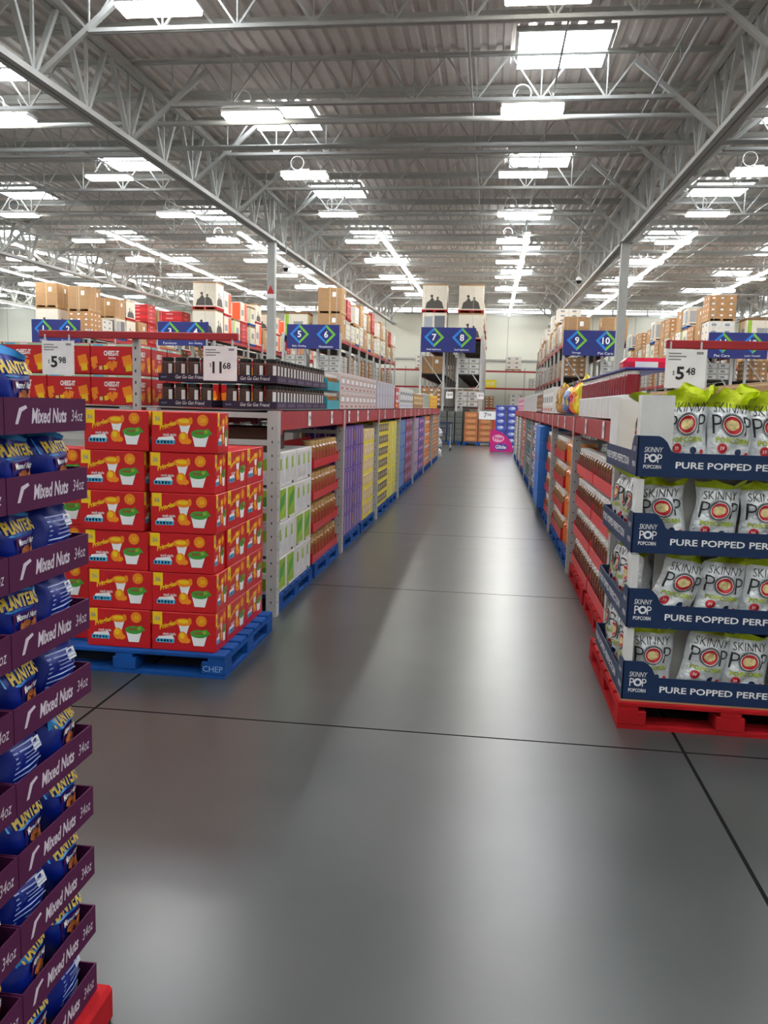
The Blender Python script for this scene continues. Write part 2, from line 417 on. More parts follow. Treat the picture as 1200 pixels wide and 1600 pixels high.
# ------------------------------------------------------------------ pallets
def pallet_parts(m, wx, wy, h=.14, top=None, word=None):
    e = empty('pallet'); top = top or m
    t = MB(); n = 7; sw = wy/(n*1.28-.28)
    for k in range(n):
        y = k*sw*1.28; t.cbox(0, wx, y, y+sw, h-.022, h, m, .003)
    for x in (0, wx/2-.05, wx-.1): t.box(x, x+.1, 0, wy, h-.044, h-.0225, m)
    t.build('top_deck', e)
    for i, x in enumerate((0, wx/2-.07, wx-.14)):
        for j, y in enumerate((0, wy/2-.07, wy-.14)):
            bq = MB(); bq.cbox(x, x+.14, y, y+.14, .022, h-.0445, m, .004)
            if word and i == 2 and j == 0: bq.text(word, x+.01, .04, .035, MATS['pale blue mark'], plane((0, -.002, 0), (1, 0, 0), (0, 0, 1)))
            bq.build('block', e)
    bt = MB()
    for y in (0, wy/2-.07, wy-.14): bt.box(0, wx, y, y+.14, 0, .0215, m)
    for x in (0, wx-.14): bt.box(x, x+.14, .14, wy/2-.07, 0, .0215, m); bt.box(x, x+.14, wy/2+.07, wy-.14, 0, .0215, m)
    bt.build('bottom_deck', e)
    return e
mat('pale blue mark', '7fa8d8', .7)

# ------------------------------------------------------------------ snack cup cases (red)
def art(q, M, w, h):
    """printed face of the red case; M maps (a across, b up) in metres"""
    S = lambda a, b: M(a*w, b*h)
    P = lambda pts, m: q.flat([(a*w, b*h) for a, b in pts], m, M)
    P([(.02, .66), (.17, .66), (.17, .985), (.02, .985)], YEL)
    q.text('36', .055*w, .77*h, .1*h, NAVY, lambda a, b: M2(a, b), bold=.02) if False else None
    K = lambda d: (lambda a, b: M(a, b, d))
    q.text('36', .055*w, .76*h, .11*h, GRY, K(1), bold=.02)
    q.ell(.78*w, .8*h, .085*w, .14*h, ORG, M); q.text('20', .745*w, .75*h, .1*h, YEL, K(1), bold=.02)
    # logo lettering
    q.text('Pringles', .13*w, .49*h, .17*h, YEL, lambda a, b: M(a, b+.35*(a-.13*w), 1), width=.25*w, bold=.03)
    q.text('snack stacks', .18*w, .4*h, .07*h, WHT, K(1), width=.2*w, bold=.02)
    # pack window lower left
    P([(.07, .2), (.35, .2), (.36, .3), (.07, .3)], LBL); P([(.09, .3), (.36, .3), (.33, .4), (.11, .36)], WHT)
    for k in range(5): P([(.09+.05*k, .22), (.12+.05*k, .22), (.12+.05*k, .28), (.09+.05*k, .28)], WHT if k % 2 else NAVY)
    # cup 1 (orange lid) and chips
    q.flat([(.46*w, .45*h), (.55*w, .45*h), (.6*w, .72*h), (.42*w, .72*h)], WHT, K(1))
    q.ell(.5*w, .75*h, .13*w, .1*h, ORG, K(2)); q.ell(.5*w, .77*h, .09*w, .05*h, YEL, K(3)); q.ell(.6*w, .8*h, .03*w, .07*h, ORG, K(4))
    q.ell(.49*w, .36*h, .075*w, .15*h, ORG, K(2)); q.ell(.55*w, .28*h, .06*w, .07*h, ORG, K(3)); q.ell(.48*w, .4*h, .04*w, .08*h, YEL, K(4))
    # cup 2 (green lid)
    q.flat([(.66*w, .16*h), (.82*w, .16*h), (.87*w, .44*h), (.62*w, .44*h)], WHT, K(3))
    q.ell(.745*w, .47*h, .14*w, .105*h, GRN, K(4)); q.flat([(.78*w, .44*h), (.93*w, .47*h), (.86*w, .6*h), (.78*w, .55*h)], GRN, K(4))
    q.ell(.83*w, .52*h, .03*w, .045*h, LGRN, K(5)); q.text('sour', .67*w, .46*h, .06*h, REDD, K(5), bold=.02)
BW, BD, BH = .388, .2, .232
def snack_case():
    q = MB(); q.cbox(0, BW, 0, BD, 0, BH-.002, RED, .004)
    q.box(0.004, BW-.004, BD/2-.003, BD/2+.003, BH-.0022, BH-.0012, REDD)
    art(q, lambda a, b, d=0: (a, -.0006-.0004*d, b), BW, BH)
    art(q, lambda a, b, d=0: (BW-a, BD+.0006+.0004*d, b), BW, BH)
    art(q, lambda a, b, d=0: (BW+.0006+.0004*d, a, b), BD, BH)
    art(q, lambda a, b, d=0: (-.0006-.0004*d, BD-a, b), BD, BH)
    o = q.build('snack_case'); return tag(o, 'x', 'case')
sc = Kind(snack_case())
PY = 4.5; PZ = .14
G = 'red chip cup cases on the blue pallet'
p = pallet_parts(PBLUE, 1.22, 1.06, word='CHEP'); p.location = (-2.68, 4.46, 0)
tag(p, 'blue wooden pallet under the stacked red chip cup cases', 'pallet')
jit = [(0, 0), (.004, .004), (-.012, .002), (.002, 0), (-.006, .003), (.01, .0)]
for k in range(6):
    z = PZ+k*BH
    dx, dy = jit[k]
    sc.put((-1.915+dx, PY+dy, z), 0, 'red chip cup case at the aisle corner of the pallet, %s of six up' % ORD[k], G)
    dx = [.0, .012, -.01, -.03, -.028, .0][k]
    sc.put((-2.312+dx, PY+.003*(k % 3), z), 0, 'red chip cup case in front, beside the corner stack, %s of six up' % ORD[k], G)
    if k < 5:
        for j in range(2):
            sc.put((-1.527, PY+BD+.012+j*(BW+.004), z), math.pi/2, 'red chip cup case facing the aisle, %s layer up, %s the rack upright' % (ORD[k], 'touching' if j else 'away from'), G)
        sc.put((-2.27-BW-.09, PY+.12, z), 0, 'red chip cup case set back behind the purple display, %s layer up' % ORD[k], G)
for j in range(2):
    for i in range(1, 4):
        sc.put((-1.527-i*(BD+.004), PY+BD+.012+j*(BW+.004), PZ+4*BH), math.pi/2, 'red chip cup case atop the rear block, %s row from the aisle, %s the rack' % (ORD[i], 'nearer' if j else 'off'), G)

# ------------------------------------------------------------------ bags
def pillow(w, h, t, seed, bands, nu=14, nv=16, lean=0, wr=.004, fold=0, vlo=.86, sq2=2.6):
    """returns surface function S(x,z,off) for the front and the shell builder; bands = [(v limit, material)]"""
    rnd = random.Random(seed); ph = [rnd.uniform(0, 6.28) for _ in range(8)]; sq = rnd.uniform(-.03, .03)
    def nz(u, v): return wr*(math.sin(9*u+ph[0]+5*v)+.8*math.sin(17*v+ph[1]-7*u)+.6*math.sin(23*u+11*v+ph[2])+.5*math.sin(31*v-19*u+ph[3]))
    def prof(v): return min(1, max(0, v/.16))**.55*min(1, max(0, (1-v)/.3))**.75
    def S(u, v, side, off=0):
        e = (1-min(1, abs(2*u-1))**sq2)**.75 if abs(2*u-1) < 1 else 0
        d = t/2*e*prof(v)+off+(nz(u, v+side*.3)*(e+.15) if v > .02 else 0)
        ww = w*(1-.1*prof(v))*(1+.04*math.sin(5*v+ph[4]))
        x = (u-.5)*ww+lean*v*h+.006*math.sin(8*v+ph[5]); z = v*h
        if v > .86: z += .012*math.sin(6*u+ph[6])*(v-.86)/.14; d += side*.035*(v-.86)/.14*math.sin(4*u+ph[7])
        yy = -side*d
        if fold and v > vlo:
            g = (v-vlo)/(1-vlo); yy -= fold*g*(1.2+math.sin(7*u+ph[3])); z += fold*.5*g*math.sin(9*u+ph[1]); x += .012*g*math.sin(15*u+ph[2])
        return (x, yy, z)
    def shell(q):
        for side in (1, -1):
            vs = [S(i/nu, j/nv, side) for j in range(nv+1) for i in range(nu+1)]
            for lo, hi, m in bands:
                fs = []
                for j in range(nv):
                    if not (lo <= (j+.5)/nv < hi): continue
                    for i in range(nu):
                        a = j*(nu+1)+i; f = (a, a+1, a+nu+2, a+nu+1); fs.append(f if side > 0 else f[::-1])
                if fs: q.add(vs, fs, m, True)
    Fm = lambda side: (lambda d=0: (lambda a, b: S(a/w+.5, b/h, side, .0035+.0008*d)))
    return shell, Fm(1)
def popcorn_bag(seed, lean=0, top=.885):
    w, h = .25, .385
    shell, Fd = pillow(w, h, .12, seed, [(0, top, FOIL), (top, 1.01, LIME)], lean=lean, nv=20, fold=.035, vlo=top)
    e = MB(); shell(e); o = e.build('popcorn_bag')
    q = MB(); M = Fd(0)
    q.text('SKINNY', 0, .285, .044, PBLK, M, width=.19, center=True, shear=.15, bold=-.01)
    q.text('P', -.103, .185, .088, PBLK, M, width=.046, bold=-.012); q.text('P', .062, .185, .088, PBLK, M, width=.046, bold=-.012)
    q.ell(0, .228, .062, .056, GRY, M, 20, 3); q.ell(0, .228, .055, .05, PBLK, Fd(1), 20, 3); q.ell(0, .228, .05, .045, WHT, Fd(2), 20, 3); q.ell(0, .228, .046, .041, PRD, Fd(3), 20, 3)
    q.ell(-.006, .228, .03, .025, PTAN, Fd(4), 14, 2); q.ell(.014, .231, .019, .02, PTAN, Fd(5), 10, 2)
    q.text('POPCORN', 0, .145, .025, mat('print lime', 'a9b91a', .5), M, width=.18, center=True, bold=.03)
    q.ell(-.055, .118, .025, .024, PRD, M, 16, 2); q.text('39', -.068, .11, .016, WHT, Fd(1))
    q.ell(.035, .105, .018, .017, NAVY, M, 14, 2); q.ell(.085, .098, .012, .012, PRD, M, 10, 2)
    q.build('printed_front', o)
    return tag(o, 'x', 'popcorn bag')
bags = [Kind(popcorn_bag(s, l)) for s, l in ((1, 0), (2, .1), (5, -.06), (9, .16), (12, .03))]
tallb = [Kind(popcorn_bag(s, l, .8)) for s, l in ((14, .02), (17, -.08), (19, .12))]
# display trays
PX, PYc = .72, 4.17
TW, TD = 1.03, 1.06
tz = [.15, .525, .905, 1.285]
p = pallet_parts(PRED, 1.1, 1.2); p.location = (PX-.015, PYc-.02, 0); tag(p, 'worn red wooden pallet under the popcorn bag display', 'pallet')
q = MB(); q.box(PX, PX+TW+.03, PYc, PYc+TD+.05, .1405, .149, KRAFT)
tag(q.build('cardboard_sheet'), 'thin brown cardboard sheet lying on the red pallet', 'cardboard')
def display_tray():
    e = empty('display_tray'); hb = .12; c = .15; th = .2
    lip = MB()
    # front lip with a raised rounded tab at the corner (outline extruded)
    def panel(q, M, W):
        pts = [(0, 0), (W, 0), (W, hb), (c+.03, hb), (c+.01, hb+.01), (c, hb+.03), (c-.01, th-.03), (c-.03, th-.01), (c-.05, th), (0, th)]
        f = [M(a, b, 0) for a, b in pts]; g = [M(a, b, .006) for a, b in pts]; n = len(pts)
        q.add(f+g, [tuple(range(n)), tuple(range(2*n-1, n-1, -1))]+[(k, n+k, n+(k+1) % n, (k+1) % n) for k in range(n)], NAVY)
    def words(q, M):
        q.text('PURE POPPED PERFECTION', c+.035, .045, .033, WHT, M, width=.7, bold=.02)
        q.text('SKINNY', .032, .12, .026, WHT, M, width=.085, shear=.15); q.text('P', .036, .07, .042, WHT, M, width=.022)
        q.ell(.076, .092, .021, .021, WHT, M); q.ell(.076, .092, .011, .011, NAVY, lambda a, b: M(a, b, -.0005)); q.text('P', .097, .07, .042, WHT, M, width=.022)
        q.text('POPCORN', .032, .04, .019, WHT, M, width=.085, bold=.02)
    MF = lambda a, b, d=0: (a, d, b)
    panel(lip, MF, TW); words(lip, lambda a, b, d=0: (a, -.001+d, b)); lip.build('front_lip', e)
    ls = MB(); MS = lambda a, b, d=0: (d, a, b); panel(ls, MS, TD)
    # text on the aisle side reads towards the rear corner
    ls.text('PURE POPPED PERFECTION', 0, .04, .042, WHT, lambda a, b: (-.001, TD-.03-a, b), width=.8, bold=.012)
    ls.text('SKINNY', 0, .12, .026, WHT, lambda a, b: (-.001, .12-a, b), width=.085, shear=.15)
    ls.text('POPCORN', 0, .045, .026, WHT, lambda a, b: (-.001, .12-a, b), width=.085, bold=.02)
    ls.build('side_lip', e)
    b_ = MB(); b_.box(.006, TW, .006, TD, 0, .006, KRAFT); b_.box(TW-.006, TW, .006, TD, .0065, hb, NAVY); b_.box(.006, TW-.007, TD-.006, TD, .0065, hb, NAVY)
    b_.build('tray_base', e)
    return tag(e, 'x', 'display tray')
dt = Kind(display_tray())
for k, z in enumerate(tz):
    dt.put((PX, PYc, z), 0, 'navy cardboard popcorn tray with white lettering, %s of four' % ['lowest', 'second from the pallet', 'third from the pallet', 'topmost'][k], 'navy popcorn trays')
def corner_board(hh, a, b_):
    q = MB(); q.box(0, a, 0, .008, 0, hh, OFFW); q.box(0, .008, .0085, b_, 0, hh, OFFW); return q
for k, z in enumerate(tz):
    hh = .36 if k < 3 else .39
    q = corner_board(hh, .035 if k < 3 else .155, .1)
    tag(q.build('corner_board', None, (PX+.009, PYc+.009, z+.007)), 'white cardboard corner board at the near corner of the %s popcorn tray' % ['lowest', 'second', 'third', 'topmost'][k], 'board', 'white corner boards')
q = MB(); q.box(0, .008, 0, .3, 0, .38, OFFW); q.box(.009, .2, .29, .298, 0, .38, OFFW)
tag(q.build('corner_board', None, (PX+.009, PYc+TD-.32, tz[3]+.007)), 'white cardboard corner board at the rear aisle corner of the topmost popcorn tray', 'board', 'white corner boards')
# divider panels inside so that the stack carries itself
for k, z in enumerate(tz):
    q = MB(); q.box(.16, TW-.02, .182, .188, 0, .36, OFFW); q.box(.154, .16, .1885, TD-(.02 if k < 3 else .37), 0, .36, OFFW)
    tag(q.build('divider_panel', None, (PX, PYc, z+.0065)), 'white cardboard divider behind the bags of the %s popcorn tray' % ['lowest', 'second', 'third', 'topmost'][k], 'board', 'white dividers')
G = 'popcorn bags in the navy trays'
lay = [[(.155, 0, 0, -2), (.375, 1, 0, 8), (.61, 4, 0, 0), (.845, 2, 0, 3)],
       [(.2, 3, 0, 9), (.43, 1, 0, 5), (.665, 4, 0, 2), (.87, 0, 0, 0)],
       [(.175, 2, 0, -3), (.405, 4, 0, 1), (.635, 0, 0, 0), (.865, 3, 0, 2)],
       [(.235, 2, 1, -4), (.45, 4, 0, 4), (.66, 1, 0, 0), (.88, 0, 0, -2)]]
posn = ['first from the corner', 'second from the corner', 'third from the corner', 'fourth from the corner']
trn = ['lowest', 'second lowest', 'second highest', 'topmost']
for k, z in enumerate(tz):
    for i, (x, v, bk, dg) in enumerate(lay[k]):
        kb = (bags if k < 3 else tallb); o = kb[v % len(kb)].put((PX+x, PYc+.095, z+.008+abs(math.sin(math.radians(dg)))*.125), math.radians(dg*.4), 'white foil popcorn bag with lime top, front of %s tray, %s' % (trn[k], posn[i]), G)
        o.rotation_euler[0] = math.radians(-2 if k < 3 else -4); o.rotation_euler[1] = math.radians(dg)
        o.scale = (.94, 1, .92) if k < 3 else (.94, 1, 1.05)
    for j in range(3 if k < 3 else 1):
        o = bags[(k+j) % 4].put((PX+.085, PYc+.295+j*.257, z+.008), math.radians(-90), 'white foil popcorn bag facing the aisle, %s tray, %s from near corner' % (trn[k], ORD[j]), G)
        o.rotation_euler[1] = 0
        if k < 3: o.scale = (1, 1, .94)
for i, (x, v) in enumerate(((.3, 3), (.58, 0), (.86, 2))):
    o = tallb[v % 3].put((PX+x, PYc+.28, tz[3]+.008), math.radians(6-6*i), 'white foil popcorn bag in second row of the topmost tray, %s from aisle' % ORD[i], G)
    o.rotation_euler[0] = math.radians(-5); o.scale = (1, 1, 1.13)

# ------------------------------------------------------------------ nut display (very near, on the camera's side of the aisle)
NX = -.935; NYF = 1.835; TL = .33; NH = .158
def nut_tray():
    e = empty('nut_tray'); hb = .073
    f = MB(); f.box(-.004, 0, 0, TL-.003, 0, hb, PURP)
    M = lambda a, b: (.0008, a, b)
    f.text('Mixed Nuts', .095, .02, .032, mat('lettering grey', 'c9bcc8', .6), M, width=.14, bold=.03, shear=.15)
    f.text('34oz', .258, .022, .026, MATS['lettering grey'], M, width=.05, shear=.15)
    f.flat([(.035, .02), (.045, .02), (.06, .045), (.08, .052), (.075, .058), (.05, .052)], MATS['lettering grey'], M)
    f.build('front_lip', e)
    s_ = MB(); s_.box(-.3, -.0045, 0, .004, 0, hb, PURP); s_.build('side_lip', e); s_ = MB(); s_.box(-.3, -.0045, TL-.007, TL-.003, 0, hb, PURP); s_.build('side_lip', e)
    b_ = MB(); b_.box(-.3, -.0045, .0045, TL-.0075, 0, .003, KRAFT); b_.box(-.304, -.3, 0, TL-.003, 0, NH-.004, KRAFTD)
    b_.box(-.3, -.27, .0045, .035, .0035, NH-.002, KRAFTD); b_.box(-.3, -.27, TL-.04, TL-.008, .0035, NH-.002, KRAFTD)
    b_.build('tray_base', e)
    return tag(e, 'x', 'display tray')
nt_ = Kind(nut_tray())
def nut_bag(seed, front=True):
    w, h = .155, .152
    shell, Fd = pillow(w, h, .085, seed, [(0, .9, BAGBLU), (.9, 1.01, BAGLB if front else BAGBLU)], nu=12, nv=12, wr=.0015, sq2=5)
    e = MB(); shell(e); o = e.build('nut_bag'); q = MB(); M = Fd(0)
    if front:
        q.flat([(-.07, .105), (-.035, .1), (0, .1), (.035, .104), (.068, .11), (.068, .137), (-.07, .137)], BAGLB, M)
        q.text('PLANTERS', 0, .107, .025, GOLD, Fd(1), width=.12, center=True, bold=.04)
        q.flat([(-.03, .02), (.0, .015), (.03, .015), (.066, .02), (.066, .1), (.03, .096), (0, .094), (-.03, .096)], BAGPUR, M)
        q.text('Mixed Nuts', .02, .08, .013, WHT, Fd(1), width=.075, center=True, bold=.02)
        for x, z in ((0, .066), (.02, .07), (.04, .064), (.052, .07), (.01, .056), (.034, .054)): q.ell(x, z, .011, .008, NUTS, Fd(1), 10)
    else:
        for k in range(9): q.flat([(-.055, .04+.01*k), (.0, .039+.01*k), (.055-.012*(k % 3), .04+.01*k), (.055-.012*(k % 3), .043+.01*k), (0, .042+.01*k), (-.055, .043+.01*k)], PERIL, M)
        q.flat([(-.05, .016), (.0, .015), (.05, .016), (.05, .03), (0, .029), (-.05, .03)], GOLD, M)
        q.flat([(.02, .095), (.055, .095), (.055, .12), (.02, .12)], WHT, Fd(1))
    q.build('printed_label', o)
    return tag(o, 'x', 'nut bag')
nb = [Kind(nut_bag(3)), Kind(nut_bag(4, False)), Kind(nut_bag(8))]
NL = 10; NZ0 = 1.595-.073-NH*(NL-1)
q = MB(); q.cbox(NX-.31, NX+.03, .82, NYF+.03, 0, NZ0-.004, PRED, .01)
for y in (.95, 1.28, 1.6): q.box(NX+.0305, NX+.033, y, y+.12, .02, NZ0-.03, STEELD)
tag(q.build('red_plinth'), 'low red plinth under the purple mixed nuts display', 'plinth')
pat = [[0, 1], [2, 0], [1, 0], [0, 0], [1, 2], [0, 1], [0, 1], [0, 1], [0, 0], [1, 1]]
off = [0, .04, 0, .1, 0, .05, .0, 0, 0, 0]
for k in range(NL):
    z = NZ0+k*NH
    up = 'top layer' if k == NL-1 else ORD[NL-1-k]+' layer below the top'
    for j in range(3):
        y = NYF-TL*(j+1)
        nt_.put((NX, y, z), 0, 'purple mixed nuts tray, %s, %s from the far end' % (up, ORD[j]), 'purple nut trays')
        for i in range(2):
            if k == NL-1 and j == 0: continue
            v = pat[k][(i+j) % 2]
            kk = {0: 0, 1: 1, 2: 2}[v]
            o = nb[kk].put((NX-.065, y+.084+.157*i, z+.0045), math.radians(90+[0, 6, -8, 3][(k+i+j) % 4]), 'blue nut bag, %s, %s, %s from the far end' % ('text side out' if v == 1 else 'yellow lettering', up, ORD[2*j+(1-i)]), 'blue nut bags')
# bags left on the top tray
nb[0].put((NX-.06, 1.588, NZ0+9*NH+.0045), math.radians(92), 'blue nut bag standing alone in the end tray of the top layer', 'blue nut bags', (1, 1, 1.08))

# ------------------------------------------------------------------ low racks
def upright(q, x0, x1, y0, y1, h, m=STEEL):
    q.box(x0, x1, y0, y1, 0, h, m)
    z = .1
    while z < h-.05:
        q.box(x0+.034, x0+.043, y0-.001, y0, z, z+.016, STEELD)
        z += .1
def low_rack(name_label, xf, sgn, ys, deck=1.53, depth=1.0):
    """xf = aisle face, body extends in -sgn direction"""
    e = empty('low_rack', (xf, ys[0], 0)); tag(e, name_label, 'pallet rack', 'low red beam racks')
    a = lambda v: -sgn*v
    for i, y in enumerate(ys):
        for s_, nm in ((0, 'upright'), (depth-.08, 'upright')):
            q = MB(); xa, xb = sorted((a(s_), a(s_+.08))); upright(q, xa, xb, y-ys[0]-.04, y-ys[0]+.04, deck+.004)
            if s_ == 0: 
                xx = 0+sgn*.001; q_x = sorted((xx, xx-sgn*.002)); z = .1
                while z < deck-.2: q.box(q_x[0], q_x[1], y-ys[0]-.018, y-ys[0]-.01, z, z+.016, STEELD); z += .1
            q.build(nm, e)
        q = MB()
        for z in (.3, .8, 1.3, 1.5): xa, xb = sorted((a(.0805), a(depth-.0805))); q.box(xa, xb, y-ys[0]-.02, y-ys[0]+.02, z-.02, z+.02, STEEL)
        q.build('cross_brace', e)
        if i+1 < len(ys):
            y2 = ys[i+1]
            for s_ in (.005, depth-.055):
                q = MB(); xa, xb = sorted((a(s_), a(s_+.05))); q.box(xa, xb, y-ys[0]+.045, y2-ys[0]-.045, deck-.14, deck, BEAM)
                bm = q.build('beam', e)
                for c0 in (y-ys[0]+.041, y2-ys[0]-.1):
                    q = MB(); q.box(xa-.004, xb+.004, c0, c0+.059, deck-.17, deck+.008, BEAM); q.build('connector', bm)
            q = MB(); xa, xb = sorted((a(.0555), a(depth-.0555)))
            q.box(xa, xb, y-ys[0]+.05, y2-ys[0]-.05, deck-.03, deck-.005, STEELD)
            q.build('deck', e)
    return e
LYS = [5.93+2.75*k for k in range(8)]   # to 25.2
low_rack('low rack with red beams lining the aisle behind the red snack cases', -1.53, 1, LYS)
low_rack('low rack backing onto the aisle rack, under the red cracker cartons', -2.66, 1, LYS)
RYS = [5.45+2.75*k for k in range(9)]
low_rack('low rack with red beams lining the aisle behind the popcorn display', .80, -1, RYS)
low_rack('low rack backing onto the rack behind the popcorn display', 1.95, -1, RYS)
# price tags hanging on the beams
q0 = MB(); q0.box(0, .002, 0, .1, 0, .12, WHT); M = plane((.0025, 0, 0), (0, 1, 0), (0, 0, 1))
q0.text('9', .02, .03, .06, PBLK, M); q0.text('98', .055, .05, .035, PBLK, M)
tk = Kind(tag(q0.build('price_tag'), 'x', 'price tag'))
for k, y in enumerate((6.9, 7.9, 8.9, 9.5, 10.3, 12.0, 13.2, 14.9, 16.0, 17.7, 19.4, 21.0)):
    tk.put((-1.53, y, 1.405), 0, 'small white price tag on the beam opposite the popcorn side, %s along' % ORD[k], 'beam price tags')
for k, y in enumerate((6.1, 7.2, 9.2, 10.1, 11.8, 13.0, 14.6, 16.2)):
    tk.put((.80, y, 1.405), math.pi, 'small white price tag on the beam behind the popcorn display, %s along' % ORD[k], 'beam price tags')

# simple blue pallets under the racks
def simple_pallet(m, wx, wy):
    q = MB(); h = .13
    for k in range(6): q.box(0, wx, k*wy/6+.004, (k+1)*wy/6-.02, h-.02, h, m)
    for x in (0, wx/2-.05, wx-.1):
        q.box(x, x+.1, 0, wy, h-.04, h-.0205, m); q.box(x, x+.1, 0, wy, 0, .02, m)
        for y in (0, wy/2-.07, wy-.14): q.box(x, x+.1, y, y+.14, .0205, h-.0405, m)
    return tag(q.build('pallet'), 'x', 'pallet')
bpk = Kind(simple_pallet(PBLUE, .98, 1.2)); rpk = Kind(simple_pallet(PRED, .98, 1.2))
k = 0
for i, y in enumerate(LYS[:-1]):
    for j in (0, 1):
        bpk.put((-2.53+.01, y+.07+j*1.31, 0), 0, 'blue pallet under the rack that starts with white and green cartons, %s along' % ORD[k], 'blue rack pallets'); k += 1
k = 0
for i, y in enumerate(RYS[:-1]):
    for j in (0, 1):
        (rpk if i == 0 else bpk).put((.815, y+.07+j*1.31, 0), 0, '%s pallet under the rack behind the popcorn display, %s along the aisle' % ('red' if i == 0 else 'blue', ORD[k]), 'rack pallets by the popcorn'); k += 1

# ------------------------------------------------------------------ jars and cartons
def jar(name, body, lid, r, h, label=None, lab='x', cat='jar', n=14, lidh=.16):
    e = empty(name); q = MB(); hb = h*(1-lidh)
    q.lathe([(0, 0, body), (r*.9, 0, body), (r, .01, body), (r, hb*.9, body), (r*.82, hb, body), (0, hb, body)], (0, 0, 0), n)
    if label:
        q.lathe([(r+.0012, hb*.25, label), (r+.0012, hb*.7, label)], (0, 0, 0), n)
    q.build('body', e); l = MB(); l.lathe([(r*.84, hb-.002, lid), (r*.86, h-.004, lid), (r*.8, h, lid), (0, h, lid)], (0, 0, 0), n); l.build('lid', e)
    return tag(e, lab, cat)
def tray(name, L_, D, lip, hb, m, full=0, word=None):
    """tray local: front lip at x=0 facing +x, length along y"""
    q = MB(); q.box(-D, 0, 0, L_, 0, .005, m); q.box(-.004, 0, 0, L_, .0055, lip, m)
    q.box(-D, -D+.004, 0, L_, .0055, hb, m); q.box(-D+.0045, -.0045, 0, .004, .0055, lip*1.4, m); q.box(-D+.0045, -.0045, L_-.004, L_, .0055, lip*1.4, m)
    if word: q.text(word, L_/2, lip*.3, lip*.45, WHT, lambda a, b: (.001, a, b), width=L_*.6, center=True)
    return tag(q.build(name), 'x', 'tray')
# amber jars in red trays, left aisle, Y 7.25..8.5
ja = Kind(jar('snack_jar', JGOLD, LIDG, .068, .24, label=mat('label rust', '9c4630', .4))); ta = Kind(tray('jar_tray', 1.22, .3, .07, .24, RED))
for k in range(4):
    z = .135+k*.292
    ta.put((-1.56, 7.3, z), 0, 'red tray of amber jars beside the white and green cartons, %s' % nth_up(k, 4), 'red trays of amber jars')
    for i in range(8):
        ja.put((-1.56-.075, 7.3+.08+i*.15, z+.006), 0, 'amber jar in the %s red tray beside white and green cartons, %s along' % (nth_up(k, 4), ORD[i]), 'amber jars')
# right: pretzel jars in red trays
jb = Kind(jar('pretzel_jar', JBRN, LIDW, .062, .235, label=mat('label brown', '7a3a30', .4))); tb = Kind(tray('jar_tray', 1.25, .3, .09, .24, mat('tray coral', 'd8444a', .5)))
for k in range(4):
    z = .135+k*.29
    for h in range(2):
        y0 = 5.52+h*1.3
        tb.put((.84, y0+1.25, z), math.pi, 'coral red tray of pretzel jars, %s level, %s the popcorn' % (nth_up(k, 4), 'away from' if h else 'next to'), 'coral trays of pretzel jars')
        for i in range(9):
            jb.put((.84+.075, y0+.075+i*.138, z+.006), 0, 'brown pretzel jar with pale lid, %s level behind the popcorn, %s along' % (nth_up(k, 4), ORD[i+9*h]), 'pretzel jars')
# orange puff jars
jo = Kind(jar('cheese_puff_jar', JORG, mat('lid orange', 'f0b070', .35), .12, .28, label=mat('label orange', 'f07a10', .4)))
for k in range(4):
    for i in range(4):
        jo.put((.84+.13, 8.42+i*.26, .135+k*.29), 0, 'big orange cheese puff jar beside the upright, %s level, %s along' % (nth_up(k, 4), ORD[i]), 'cheese puff jars')
jg = Kind(jar('mixed_snack_jar', JGOLD, LIDW, .08, .25)); tg = Kind(tray('jar_tray', 1.42, .3, .1, .25, RED))
for k in range(4):
    z = .135+k*.295
    for h in range(2):
        y0 = (9.42, 11.02)[h]
        tg.put((.84, y0+1.42, z), math.pi, 'red tray of amber jars past the orange jars, %s level, %s one' % (nth_up(k, 4), ORD[h]), 'red trays past the orange jars')
        for i in range(8):
            jg.put((.84+.09, y0+.1+i*.174, z+.006), 0, 'amber jar past the orange jars, %s level, %s along' % (nth_up(k, 4), ORD[i+8*h]), 'amber jars past the orange jars')

def carton(name, L_, D, hh, base, fn=None, lab='x', cat='carton'):
    """front face at x=0 facing +x, along y"""
    q = MB(); q.cbox(-D, 0, 0, L_, 0, hh, base, .004)
    if fn: fn(q, lambda a, b, d=0: (.0008+.0005*d, a*L_, b*hh)); fn(q, lambda a, b, d=0: (-D*(1-a), -.0008-.0005*d, b*hh))
    return tag(q.build(name), lab, cat)
def rect(q, M, a, b, c, d, m, k=0): q.add([M(a, b, k), (M(c, b, k)), M(c, d, k), M(a, d, k)], [(0, 1, 2, 3)], m)
def f_leaf(q, M):
    rect(q, M, .04, .1, .44, .95, LGRN); rect(q, M, .54, .1, .94, .95, LGRN)
    for x in (.04, .54):
        q.add([M(x+.05, .3, 1), M(x+.3, .5, 1), M(x+.38, .85, 1), M(x+.12, .7, 1)], [(0, 1, 2, 3)], GRN)
        rect(q, M, x, .04, x+.1, .09, BLK, 1)
def f_foil(q, M):
    for x in (.06, .38, .7):
        q.add([M(x, .12), M(x+.26, .12), M(x+.22, .92), M(x+.03, .88)], [(0, 1, 2, 3)], FOIL)
        q.add([M(x+.03, .5, 1), M(x+.14, .5, 1), M(x+.12, .85, 1), M(x+.04, .8, 1)], [(0, 1, 2, 3)], LGRN)
    rect(q, M, .75, .03, .86, .1, BLK, 1)
